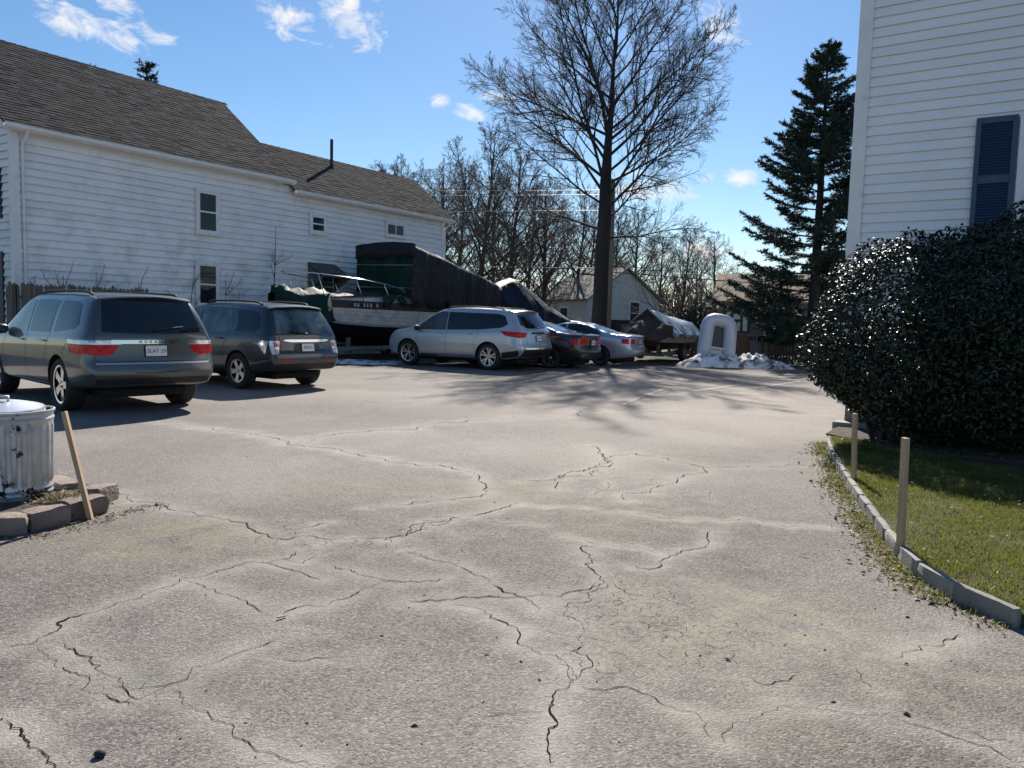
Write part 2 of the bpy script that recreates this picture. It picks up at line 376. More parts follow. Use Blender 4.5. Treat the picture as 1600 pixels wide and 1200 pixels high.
for x, y, h, w in allp:
    rad = .05 + .006 * w + (0 if y < 8 else .06)
    i0, i1 = np.searchsorted(XS, (x - 2.2 * rad, x + 2.2 * rad)); j0, j1 = np.searchsorted(YS, (y - 2.2 * rad, y + 2.2 * rad))
    if i1 <= i0 or j1 <= j0: continue
    d2 = (GX[j0:j1, i0:i1] - x) ** 2 + (GY[j0:j1, i0:i1] - y) ** 2
    e = np.exp(-d2 / (rad * rad))
    halo[j0:j1, i0:i1] = np.maximum(halo[j0:j1, i0:i1], e * min(1.0, h * .7))
    dip[j0:j1, i0:i1] = np.maximum(dip[j0:j1, i0:i1], np.exp(-d2 / .0012) * min(.0015, w * .0002))
def blob(px, py, rx, ry, amt):
    c_ = G(px, py); return amt * np.exp(-(((GX - c_.x) / rx) ** 2 + ((GY - c_.y) / ry) ** 2))
pale = .75 * np.clip((GY - 5.5) / 3.5, 0, 1) * np.clip((24 - GY) / 6, 0, 1) * np.clip(.8 + 1.8 * fbm(GX * .35 + 3, GY * .35, 4), 0, 1) + .35 * np.clip(.2 + 3 * fbm(GX * .8 + 30, GY * .8, 4), 0, 1)  # grazing-light brightening of the middle distance painted as colour, plus random pale patches
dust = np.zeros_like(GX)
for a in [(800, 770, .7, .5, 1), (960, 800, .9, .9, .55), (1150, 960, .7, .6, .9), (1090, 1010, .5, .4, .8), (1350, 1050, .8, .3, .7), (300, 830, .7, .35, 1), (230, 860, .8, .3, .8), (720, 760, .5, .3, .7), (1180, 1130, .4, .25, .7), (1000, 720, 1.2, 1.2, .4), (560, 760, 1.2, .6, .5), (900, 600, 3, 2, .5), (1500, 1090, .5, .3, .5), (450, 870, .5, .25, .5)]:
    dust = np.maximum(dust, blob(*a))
dark = np.zeros_like(GX)
for a in [(230, 1060, .35, .18, .9), (320, 1080, .2, .12, .8), (470, 920, .35, .3, .6), (1070, 735, .45, .4, .8), (1100, 760, .6, .3, .5), (600, 910, .5, .3, .45), (1250, 740, 1, .6, .35)]:
    dark = np.maximum(dark, blob(*a))
V = np.stack([GX, GY, GZ - dip], -1).reshape(-1, 3)
ny, nx = GX.shape
ii = np.arange(ny * nx).reshape(ny, nx)
F = np.stack([ii[:-1, :-1], ii[:-1, 1:], ii[1:, 1:], ii[1:, :-1]], -1).reshape(-1, 4)
EDGE = [(-20, 17.5), (-9, 19.8), (-5.6, 22.0), (-3, 24.2), (0, 25.8), (5.9, 26.7), (16, 27.3)]
cy_ = V[F].mean(1); keep = cy_[:, 1] < np.interp(cy_[:, 0], *zip(*EDGE)) + .25 * fbm(cy_[:, 0] * 2, cy_[:, 1] * 2)
F = F[keep]
m, t, b = base('asphalt', .85, 0, .12)
geo = N(t, 'ShaderNodeNewGeometry').outputs['Position']
def attr(n): a = N(t, 'ShaderNodeAttribute'); a.attribute_name = n; return a.outputs['Fac']
v1 = N(t, 'ShaderNodeTexVoronoi'); v1.inputs['Scale'].default_value = 105; t.links.new(geo, v1.inputs['Vector'])
big = noise(t, geo, .55, 3); med = noise(t, geo, 3.5, 4, .68); fine = noise(t, geo, 70, 2, .7)
c = ramp(t, med, [(.25, (.112, .100, .094)), (.75, (.176, .160, .150))])
c = mixc(t, ramp(t, big, [(.4, (0, 0, 0)), (.65, (1, 1, 1))]), c, (.150, .136, .125))
sepc = N(t, 'ShaderNodeSeparateColor'); t.links.new(v1.outputs['Color'], sepc.inputs[0])
agg = ramp(t, sepc.outputs[0], [(.0, (.38,) * 3), (.25, (.85,) * 3), (.7, (1.08,) * 3), (1.0, (1.75,) * 3)])
c = mixc(t, .9, c, agg, 'MULTIPLY')
c = mixc(t, .5, c, ramp(t, fine, [(.3, (.5,) * 3), (.7, (1.4,) * 3)]), 'MULTIPLY')
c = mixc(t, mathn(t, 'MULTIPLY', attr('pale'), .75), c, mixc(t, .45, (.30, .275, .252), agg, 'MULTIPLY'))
hn = mathn(t, 'MULTIPLY', attr('halo'), ramp(t, med, [(.3, (.25,) * 3), (.7, (1, 1, 1))]))
c = mixc(t, mathn(t, 'MULTIPLY', hn, .9), c, (.36, .33, .30))
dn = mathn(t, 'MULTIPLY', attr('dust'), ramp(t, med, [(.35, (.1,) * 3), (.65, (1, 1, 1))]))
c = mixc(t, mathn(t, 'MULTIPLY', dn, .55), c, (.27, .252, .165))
kn = mathn(t, 'MULTIPLY', attr('dark'), ramp(t, med, [(.3, (.1,) * 3), (.65, (1, 1, 1))]))
c = mixc(t, mathn(t, 'MULTIPLY', kn, .6), c, (.12, .118, .112))
spot = ramp(t, noise(t, geo, 11, 3, .8), [(.70, (0, 0, 0)), (.78, (1, 1, 1))])
c = mixc(t, mathn(t, 'MULTIPLY', spot, .35), c, (.09, .085, .08))
t.links.new(c, b.inputs['Base Color'])
h1 = mathn(t, 'ADD', mathn(t, 'MULTIPLY', v1.outputs['Distance'], -.8), mathn(t, 'MULTIPLY', fine, 1.3))
h1 = mathn(t, 'ADD', h1, mathn(t, 'MULTIPLY', noise(t, geo, 40, 2, .7), .6))
bumpn(t, b, h1, .45, .010)
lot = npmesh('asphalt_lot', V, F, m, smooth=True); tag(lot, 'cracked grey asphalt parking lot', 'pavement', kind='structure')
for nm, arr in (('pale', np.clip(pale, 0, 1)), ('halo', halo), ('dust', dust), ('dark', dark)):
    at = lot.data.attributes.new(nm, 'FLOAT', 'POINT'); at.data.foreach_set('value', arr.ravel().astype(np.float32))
def gridz(x, y):
    i = np.clip(np.searchsorted(XS, x) - 1, 0, len(XS) - 2); j = np.clip(np.searchsorted(YS, y) - 1, 0, len(YS) - 2); u = (x - XS[i]) / (XS[i + 1] - XS[i]); v = (y - YS[j]) / (YS[j + 1] - YS[j])
    return (GZ[j, i] * (1 - u) + GZ[j, i + 1] * u) * (1 - v) + (GZ[j + 1, i] * (1 - u) + GZ[j + 1, i + 1] * u) * v
# the open cracks themselves: dark dirt in the joints
cb_v = []; cb_f = []
for ln, w, h in LINES:
    if len(ln) < 2: continue
    d = np.gradient(ln, axis=0); d /= np.maximum(1e-6, np.hypot(d[:, 0], d[:, 1]))[:, None]; nrm = np.stack([-d[:, 1], d[:, 0]], 1)
    n = len(ln); prof = np.clip(.95 + fbm(np.arange(n) * .16 + random.random() * 90, np.full(n, w * 1.0), 3) * 2.6, .5, 1.8)
    prof *= np.minimum(1, (.6 if n < 12 else 0) + np.minimum(np.arange(n), np.arange(n)[::-1]) / 3.0)
    w1 = prof * w * .0003 * RNG.uniform(.55, 1.5, n); w2 = prof * w * .0003 * RNG.uniform(.55, 1.5, n)
    a = ln + nrm * w1[:, None]; bb = ln - nrm * w2[:, None]; o = len(cb_v)
    za = gridz(ln[:, 0], ln[:, 1]) + np.where(ln[:, 1] > 7, .006, .0022)
    for k in range(n): cb_v += [(*a[k], za[k]), (*bb[k], za[k])]
    for k in range(n - 1): cb_f.append((o + 2 * k, o + 2 * k + 1, o + 2 * k + 3, o + 2 * k + 2))
CRK = mk('crack_dirt', (.012, .010, .009), 1.0, var=.5, scale=9, spec=.05)
o = npmesh('cracks', cb_v, cb_f, CRK, lot); tag(o, kind='stuff')

# worn remains of painted bay lines
WORN, wt_, wb_ = base('worn_paint', .8, 0, .2)
pp_ = N(wt_, 'ShaderNodeNewGeometry').outputs['Position']
wt_.links.new(mixc(wt_, ramp(wt_, noise(wt_, pp_, 6, 5, .7), [(.42, (0, 0, 0)), (.58, (1, 1, 1))]), (.23, .21, .195), (.52, .50, .47)), wb_.inputs['Base Color'])
for a_, b2_ in (((973, 632), (1008, 618)), ((1084, 611), (1160, 601)), ((1175, 607), (1250, 596)), ((1010, 617), (1040, 607))):
    p_, q_ = G(*a_), G(*b2_); n_ = Vector((-(q_ - p_).y, (q_ - p_).x, 0)).normalized() * .045
    MB().add([(*(p_ - n_)[:2], .004), (*(q_ - n_)[:2], .004), (*(q_ + n_)[:2], .004), (*(p_ + n_)[:2], .004)], [(0, 1, 2, 3)]).build('painted_line', WORN, lot)
# ground beyond the lot
GRD = mk('leafy_ground', (.075, .062, .042), .95, var=.4, scale=2.5, bump=.8, bscale=12, bdist=.05, dirt=(.06, .065, .03), dscale=.5, dlo=.4, dhi=.6)
g = MB(); g.add([(-900, -60, -.05), (900, -60, -.05), (900, 1600, -.05), (-900, 1600, -.05)], [(0, 1, 2, 3)])
tag(g.build('ground', GRD), 'brown leafy ground around the lot', 'ground', kind='structure')

# loose pebbles, grit and leaf scraps on the asphalt
deb = MB(); 
for k in range(260):
    y = 2.3 + 6 * random.random() ** 1.7; x = random.uniform(-.68, .66) * y
    s_ = random.uniform(.0025, .007) * (1 if random.random() < .93 else 1.9); z = float(zfun(x, y))
    th = random.random() * 6.28; M_ = Matrix.Translation((x, y, z + s_ * .3)) @ Matrix.Rotation(th, 4, 'Z') @ Matrix.Diagonal((s_ * random.uniform(.7, 1.6), s_ * random.uniform(.5, 1), s_ * random.uniform(.35, .8), 1))
    deb.add([(1, 0, 0), (.3, .9, .1), (-.8, .6, 0), (-.9, -.5, 0), (.2, -1, 0), (0, 0, 1)], [(0, 1, 5), (1, 2, 5), (2, 3, 5), (3, 4, 5), (4, 0, 5), (4, 3, 2, 1, 0)], M_)
PEB = mk('pebbles', (.05, .042, .036), .9, island=.7)
tag(deb.build('loose_grit', PEB), 'dark grit and crumbs scattered over the cracked asphalt', 'grit', kind='stuff')
p = G(156, 1180); st = MB(); st.lathe([(0.001, -.012), (.016, -.006), (.02, .004), (.013, .016), (.001, .02)], 9)
o = st.build('stone', mk('black_stone', (.02, .02, .022), .8, bump=.5), smooth=True); o.location = (p.x, p.y, float(zfun(p.x, p.y)) + .008); o.scale = (1.1, .8, .8)
tag(o, 'small black stone on the asphalt near the bottom left corner', 'stone')
p = G(440, 966); o = MB().tube([(-.022, 0, .006), (.022, 0, .006)], .0055, 8).build('stub', mk('stub_paper', (.55, .5, .4), .8)); o.location = (p.x, p.y, float(zfun(p.x, p.y)) + .003); o.rotation_euler = (0, 0, .7)
tag(o, 'pale paper stub lying at the end of a short crack', 'litter')
# ------------------------------------------------------------------ house frames: both houses share one street grid
AZ = math.atan2(810, 1220); UH = Vector((math.sin(AZ), math.cos(AZ), 0)); NH = Vector((-UH.y, UH.x, 0))
RZL = math.atan2(UH.y, UH.x); RZR = math.atan2(-NH.y, -NH.x)
A0 = AT(26, 460, 20.3); A0.z = 0
def WL(px, py, off=0.0):                    # photo pixel -> (x,z) on the left house's long wall
    d = ray(px, py); o = Vector((0, 0, CAM_H)); t = (A0 - NH * off - o).dot(NH) / d.dot(NH); p = o + d * t
    return (p - A0).dot(UH), p.z
B0 = G(1312, 667); B0.z = 0; UR = -NH; NR = UH
def WR(px, py, off=0.0):
    d = ray(px, py); o = Vector((0, 0, CAM_H)); t = (B0 - NR * off - o).dot(NR) / d.dot(NR); p = o + d * t
    return (p - B0).dot(UR), p.z
def board(L, h, th, wob=0.0, seg=8, seed=0):
    """one lapped siding board: a thin sheet leaning out at the bottom, so a real gap is left under its butt edge"""
    m_ = MB(); n = max(1, int(L * seg / 8)); rs = random.Random(seed); sk = .009
    rows = [[], [], [], []]
    ph = rs.random() * 6.28; f1 = rs.uniform(.5, 1.3)
    for k in range(n + 1):
        x = L * k / n; dz = wob * (math.sin(x * f1 + ph) + .5 * math.sin(x * 2.3 * f1 + ph * 2)); dy = wob * .6 * math.sin(x * 1.7 + ph * 3)
        rows[0].append((x, .004, h + .045 + dz)); rows[1].append((x, -.004 + dy * .3, h + .045 + dz)); rows[2].append((x, -th + dy, dz)); rows[3].append((x, -th + sk + dy, dz))
    m_.sheet([rows[0], rows[1], rows[2], rows[3], rows[0]])
    for k in (0, n): m_.poly([rows[j][k] for j in range(4)])
    m_.f = [tuple(reversed(f)) for f in m_.f]
    return m_
def window(parent, x0, x1, z0, z1, kind='hung', sill=True, tw=.10, dark_lower=False):
    w = MB(); d0, d1 = -.055, .0
    w.box(x0, x0 + tw, d0, d1, z0, z1); w.box(x1 - tw, x1, d0, d1, z0, z1); w.box(x0 + tw, x1 - tw, d0, d1, z1 - tw, z1); w.box(x0 + tw, x1 - tw, d0, d1, z0, z0 + tw * .8)
    f = w.build('window', TRIM, parent, bevel=.006)
    s = MB(); a, b_, c_, e = x0 + tw, x1 - tw, z0 + tw * .8, z1 - tw; fr = .045
    s.box(a, a + fr, -.04, .0, c_, e); s.box(b_ - fr, b_, -.04, .0, c_, e); s.box(a + fr, b_ - fr, -.04, 0, e - fr, e); s.box(a + fr, b_ - fr, -.04, 0, c_, c_ + fr)
    mid = (c_ + e) / 2
    if kind == 'hung': s.box(a + fr, b_ - fr, -.046, 0, mid - .025, mid + .025)
    else: s.box((a + b_) / 2 - .02, (a + b_) / 2 + .02, -.046, 0, c_ + fr, e - fr)
    s.build('sash', TRIM, f)
    panes = [(a + fr, b_ - fr, c_ + fr, mid - .025), (a + fr, b_ - fr, mid + .025, e - fr)] if kind == 'hung' else [(a + fr, (a + b_) / 2 - .02, c_ + fr, e - fr), ((a + b_) / 2 + .02, b_ - fr, c_ + fr, e - fr)]
    for k, (p0, p1, q0, q1) in enumerate(panes):
        MB().box(p0, p1, -.030 + .004 * k, -.024, q0, q1).build('pane', SLATE_PANE, f)
    if sill: MB().box(x0 - .05, x1 + .05, -.10, 0, z0 - .045, z0 - .002).build('sill', TRIM, f, bevel=.005)
    return f
SHING = mk('asphalt_shingles', (.050, .050, .054), .95, var=.25, scale=8, spec=.03, island=.5, bump=.7, bscale=160, bdist=.006, dirt=(.066, .063, .062), dscale=.35, dlo=.45, dhi=.7)
def shingle_roof(parent, x0, x1, ya, za, yb, zb, name='shingles', expo=.145, tab=.30, seed=1):
    rs = random.Random(seed); L = math.hypot(yb - ya, zb - za); dy, dz = (yb - ya) / L, (zb - za) / L; n = int(L / expo) + 1; mb = MB()
    ny_, nz_ = -dz, dy                       # outward normal (towards the eave side, up)
    for i in range(n):
        s0 = i * expo; s1 = min(L, s0 + expo * 1.25); x = x0 - rs.random() * tab
        while x < x1:
            w = tab * rs.uniform(.75, 1.2); a = max(x0, x) + .002; e = min(x1, x + w) - .002; x += w
            if e - a < .02: continue
            t0 = .014 + rs.uniform(0, .010); t1 = .004; j = rs.uniform(-.012, .012) if i else 0
            pts = []
            for s_, th in ((s0 + j, t0), (s1, t1)):
                y, z = ya + dy * s_, za + dz * s_
                pts.append(((y, z), (y + ny_ * th, z + nz_ * th)))
            (b0, t_0), (b1, t_1) = pts
            vs = [(a, *b0), (e, *b0), (e, *b1), (a, *b1), (a, *t_0), (e, *t_0), (e, *t_1), (a, *t_1)]
            mb.add(vs, [(4, 5, 6, 7), (0, 1, 5, 4), (1, 2, 6, 5), (3, 0, 4, 7)])
    o = mb.build(name, SHING, parent); tag(o, kind='stuff'); return o

# ------------------------------------------------------------------ left house (white clapboard, main block and lower ell)
hl = thing('clapboard_house', 'long white two-storey clapboard house with grey shingle roof behind the parked cars', 'house', A0, RZL)
XE = WL(441, 300)[0]; XEND = WL(691, 400)[0]; EAVE, EAVE2 = 6.22, 5.92; RB, RZ = 3.56, 9.05; RB2, RZ2 = 1.9, 7.5; DEP = 2 * RB
core = MB().box(.02, XE, .02, DEP - .02, -.1, EAVE); core.box(XE + .005, XEND - .02, .022, 2 * RB2, -.1, EAVE2)
for x_ in (.02, XE - .02): core.add([(x_, .02, EAVE), (x_, DEP - .02, EAVE), (x_, RB, RZ - .08), (x_ + .02, .02, EAVE), (x_ + .02, DEP - .02, EAVE), (x_ + .02, RB, RZ - .08)], [(0, 2, 1), (3, 4, 5), (0, 3, 5, 2), (1, 2, 5, 4)])
core.add([(XEND - .05, .02, EAVE2), (XEND - .05, 2 * RB2, EAVE2), (XEND - .05, RB2, RZ2 - .1), (XEND - .02, .02, EAVE2), (XEND - .02, 2 * RB2, EAVE2), (XEND - .02, RB2, RZ2 - .1)], [(0, 2, 1), (3, 4, 5), (0, 3, 5, 2), (1, 2, 5, 4)])
core.build('wall', SIDING, hl)
CH = .2; k = 0; z = .25
bm1 = [board(XE - .12, CH, .062, .006, 16, s).mesh('siding_board') for s in range(5)]; bm2 = [board(XEND - XE - .12, CH, .062, .006, 16, 20 + s).mesh('siding_board') for s in range(5)]
bm3 = [board(DEP - .2, CH, .062, .004, 12, 40 + s).mesh('siding_board') for s in range(3)]
for me in bm1 + bm2 + bm3: me.materials.append(SIDING)
while z < EAVE - .12:
    shared('siding_board', bm1[k % 5], hl, (.12, 0, z))
    if z < EAVE2 - .12: shared('siding_board', bm2[(k * 3 + 1) % 5], hl, (XE, 0, z + .004))
    o = shared('siding_board', bm3[k % 3], hl, (0, DEP - .1, z), (0, 0, -math.pi / 2))
    k += 1; z += CH
MB().box(-.012, .115, -.075, .0, 0, EAVE - .05).build('corner_board', TRIM, hl, bevel=.004); MB().box(-.075, -.013, -.075, .1, 0, EAVE - .05).build('corner_board', TRIM, hl, bevel=.004)
MB().box(XEND - .12, XEND + .02, -.075, .02, 0, EAVE2 - .05).build('corner_board', TRIM, hl, bevel=.004)
# roofs
def roof(x0, x1, eave, rb, rz, dep, seed):
    ov = .34; sl_ = (rz - eave) / rb; ze = eave - sl_ * ov + .10
    deck = MB(); yb_ = dep + ov
    deck.add([(x0, -ov, ze - .04), (x1, -ov, ze - .04), (x1, rb, rz + .06), (x0, rb, rz + .06), (x0, -ov, ze), (x1, -ov, ze), (x1, rb, rz + .10), (x0, rb, rz + .10)], BOXF)
    deck.add([(x0, rb, rz + .06), (x1, rb, rz + .06), (x1, yb_, ze - .04), (x0, yb_, ze - .04), (x0, rb, rz + .10), (x1, rb, rz + .10), (x1, yb_, ze), (x0, yb_, ze)], BOXF)
    r_ = deck.build('roof', SHING, hl)
    shingle_roof(r_, x0, x1, -ov - .02, ze + .002 - .02 * sl_, rb - .01, rz + .096, seed=seed)
    rc = MB()
    for q in np.arange(x0, x1 - .05, .3): rc.add([(q, rb - .12, rz + .02), (q + .31, rb - .12, rz + .02), (q + .31, rb, rz + .135), (q, rb, rz + .12), (q, rb + .12, rz + .02), (q + .31, rb + .12, rz + .02)], [(0, 1, 2, 3), (3, 2, 5, 4)])
    rc.build('ridge_cap', SHING, r_)
    MB().box(x0 + .01, x1 - .01, -ov + .02, -.001, ze - .115, ze - .085).build('soffit', TRIM, hl)
    MB().box(x0 + .005, x1 - .005, -ov + .005, -ov + .03, ze - .16, ze - .03).build('fascia', TRIM, hl)
    gp = [(0, .09), (-.01, 0), (-.06, -.02), (-.105, .02), (-.12, .10), (-.108, .10), (-.095, .03), (-.055, .0), (-.02, .015), (-.012, .09)]
    gm = MB(); gm.sheet([[(x, -ov + .002 + y_, ze - .115 + z_ - .004 * math.sin(x * 1.3)) for y_, z_ in gp] for x in np.linspace(x0, x1, 24)])
    for xx in (0, -1): gm.poly([gm.v[len(gp) * (0 if xx == 0 else 23) + q] for q in range(len(gp))])
    gm.build('gutter', TRIM, hl)
    return ze
ze1 = roof(-.35, XE + .25, EAVE, RB, RZ, DEP, 3); ze2 = roof(XE + .27, XEND + .35, EAVE2, RB2, RZ2, 2 * RB2, 5)
for xx, zz in ((.2, ze1), (XEND + .06, ze2)):
    MB().tube([(xx, -.38, zz - .12), (xx, -.34, zz - .24), (xx, -.09, zz - .42), (xx, -.075, zz - .6), (xx, -.075, .3)], .04, 8).build('downspout', TRIM, hl, smooth=True, angle=50)
# windows
for bx, kind in (((303, 341, 293, 369), 'hung'), ((303, 341, 407, 484), 'hung'), ((481.5, 508, 332, 369), 'hung'), ((600.5, 630.5, 345, 371.5), 'slide')):
    xa, xb = WL(bx[0], bx[2])[0], WL(bx[1], bx[3])[0]; zt_ = WL(bx[0], bx[2])[1]; zb_ = WL(bx[0], bx[3] - (5 if kind == 'hung' else 3))[1]
    f = window(hl, xa, xb, zb_, zt_, kind, tw=.10 if kind == 'hung' else .07); f.location.y = -.062
f = window(hl, .0, .9, 3.7, 5.2); f.location = (-.028, 0, 0); f.rotation_euler = (0, 0, -math.pi / 2); f.location = (-.062, 2.0, 0)
SHUT = mk('dark_shutter', (.012, .022, .05), .5, var=.1)
for z0_, z1_ in ((3.75, 5.05), (.9, 2.9)): MB().box(-.09, -.03, .55, .95, z0_, z1_).build('shutter', SHUT, hl, bevel=.006)
# plumbing vent on the lower roof
vx, vz = WL(518, 262, -1.45); pv = MB().tube([(vx, 1.45, 6.9), (vx, 1.45, 8.3)], .06, 12); pv.lathe([(.13, -.02), (.075, .16)], 12, c=(vx, 1.45, 7.15)); pv.build('vent_pipe', BLACK, hl, smooth=True, angle=40)
# weathered hood over the side entry
ax0, az0 = WL(479, 411); ax1 = WL(522, 411)[0]; AWN = mk('mossy_boards', (.09, .10, .085), .9, var=.35, bump=.3)
aw = MB(); aw.add([(ax0, -.9, az0 - .5), (ax1, -.9, az0 - .5), (ax1, -.03, az0), (ax0, -.03, az0), (ax0, -.9, az0 - .45), (ax1, -.9, az0 - .45), (ax1, -.03, az0 + .05), (ax0, -.03, az0 + .05)], BOXF); a_ = aw.build('entry_hood', AWN, hl)
for xx in (ax0 + .02, ax1 - .06): MB().add([(xx, -.85, az0 - .52), (xx, -.035, az0 - .06), (xx, -.035, az0 - 1.0), (xx + .04, -.85, az0 - .52), (xx + .04, -.035, az0 - .06), (xx + .04, -.035, az0 - 1.0)], [(0, 1, 2), (3, 5, 4), (0, 3, 4, 1), (0, 2, 5, 3), (1, 4, 5, 2)]).build('bracket', AWN, a_)
d_ = MB().box(ax0 + .1, ax1 - .1, -.06, -.001, .1, az0 - .35).build('side_door', mk('dull_green_door', (.05, .065, .06), .6), hl, bevel=.01)
MB().lathe([(.001, 0), (.03, .0), (.03, .04), (.001, .05)], 10, 'y', (ax1 - .25, -.11, 1.1)).build('door_handle', CHROME, d_)

# ------------------------------------------------------------------ right house
hr = thing('white_sided_house', 'white sided house corner with navy shutter rising behind the big bush', 'house', B0, RZR)
LR, HR, DR = 8.0, 7.6, 9.0
w_ = MB().box(.02, LR, .02, DR, .42, HR); w_.build('wall', SIDING2, hr)
FND = mk('concrete', (.30, .285, .26), .9, var=.18, bump=.4, bscale=30, dirt=(.16, .15, .13), dscale=2)
MB().box(.05, LR, .05, DR - .02, -.1, .419).build('foundation', FND, hr)
CB = .137; mats = [board(LR - .15, CB, .042, .0012, 16, 60 + s).mesh('siding_board') for s in range(4)]
for me in mats: me.materials.append(SIDING2)
z = .40; k = 0
while z < HR - .1: shared('siding_board', mats[k % 4], hr, (.13, 0, z)); k += 1; z += CB
ms = board(DR - .15, CB, .042, .0012, 8, 70).mesh('siding_board'); ms.materials.append(SIDING2); z = .40
while z < HR - .1: shared('siding_board', ms, hr, (0, DR - .02, z), (0, 0, -math.pi / 2)); z += CB
MB().box(-.055, .13, -.058, .0, .36, HR).build('corner_board', TRIM, hr, bevel=.004); MB().box(-.056, -.0, .0005, .13, .36, HR).build('corner_board', TRIM, hr, bevel=.004)
RD = MB(); RD.add([(-.4, -.45, HR - .1), (-.4, DR + .45, HR - .1), (-.4, DR / 2, HR + 2.6), (LR + .4, -.45, HR - .1), (LR + .4, DR + .45, HR - .1), (LR + .4, DR / 2, HR + 2.6)], [(0, 2, 1), (3, 4, 5), (0, 3, 5, 2), (1, 2, 5, 4), (0, 1, 4, 3)]); RD.build('roof', SHING, hr)
# shutter with louvres, and the window it belongs to
NAVY = mk('navy_shutter', (.028, .055, .12), .45, var=.12)
sx0, sz1 = WR(1527, 187); sx1 = WR(1593, 180)[0]; sz0 = sz1 - 1.62
sh = MB(); fw = .062
sh.box(sx0, sx0 + fw, -.088, -.043, sz0, sz1); sh.box(sx1 - fw, sx1, -.088, -.043, sz0, sz1)
zm = WR(1527, 283)[1]
for a, e in ((sz0, sz0 + .11), (zm - .055, zm + .055), (sz1 - .085, sz1)): sh.box(sx0 + fw, sx1 - fw, -.088, -.043, a, e)
so = sh.build('shutter', NAVY, hr, bevel=.004)
lm = MB().box(0, sx1 - sx0 - 2 * fw, -.006, .006, -.022, .022).mesh('louvre'); lm.materials.append(NAVY)
for a, e in ((sz0 + .11, zm - .055), (zm + .055, sz1 - .085)):
    n = int((e - a) / .036)
    for q in range(n): shared('louvre', lm, so, (sx0 + fw, -.062, a + (q + .5) * (e - a) / n), (R(-38), 0, 0))
MB().box(sx0 + fw, sx1 - fw, -.05, -.044, sz0 + .1, sz1 - .08).build('backing', NAVY, so)
f = window(hr, sx1 + .02, sx1 + 1.02, sz0 + .02, sz1 - .01); f.location.y = -.042
# concrete pad at the corner
pc = G(1312, 676); pb = thing('concrete_block', 'low concrete block at the foot of the white house corner, beside the kerb end', 'block', (pc.x + .02, pc.y, 0), RZR)
MB().box(-.12, .35, -.04, .30, 0, .15).build('block', FND, pb, bevel=.01)
# ------------------------------------------------------------------ vehicles
def paint(name, col, metal=.75, rough=.32):
    m, t, b = base(name, rough, metal)
    co = N(t, 'ShaderNodeTexCoord').outputs['Object']
    c = ramp(t, noise(t, co, 900, 1), [(.3, tuple(x * .8 for x in col)), (.7, tuple(min(1, x * 1.15) for x in col))])
    d = ramp(t, noise(t, co, 2.5, 6, .7), [(.45, (0, 0, 0)), (.8, (1, 1, 1))])
    t.links.new(mixc(t, mathn(t, 'MULTIPLY', d, .15), c, (.22, .21, .19)), b.inputs['Base Color'])
    b.inputs['Coat Weight'].default_value = 1.0; b.inputs['Coat Roughness'].default_value = .05
    return m
REDL = mk('red_lens', (.55, .006, .012), .2, var=.45, scale=14, spec=.25)
CLEARL = mk('clear_lens', (.72, .72, .74), .12, .4, var=.25, scale=16, coat=.5)
AMBER = mk('orange_lens', (.5, .14, .05), .15, coat=.5)
PLATE = mk('plate_white', (.72, .73, .74), .45, var=.05)
PLATE_TX = mk('plate_ink', (.10, .05, .08), .5)
SEAM = mk('panel_gap', (.006, .006, .006), .8)
DARKIN = mk('wheel_well', (.008, .008, .008), .9)
def interp(pts): xs, ys = zip(*pts); return lambda x: float(np.interp(x, xs, ys))
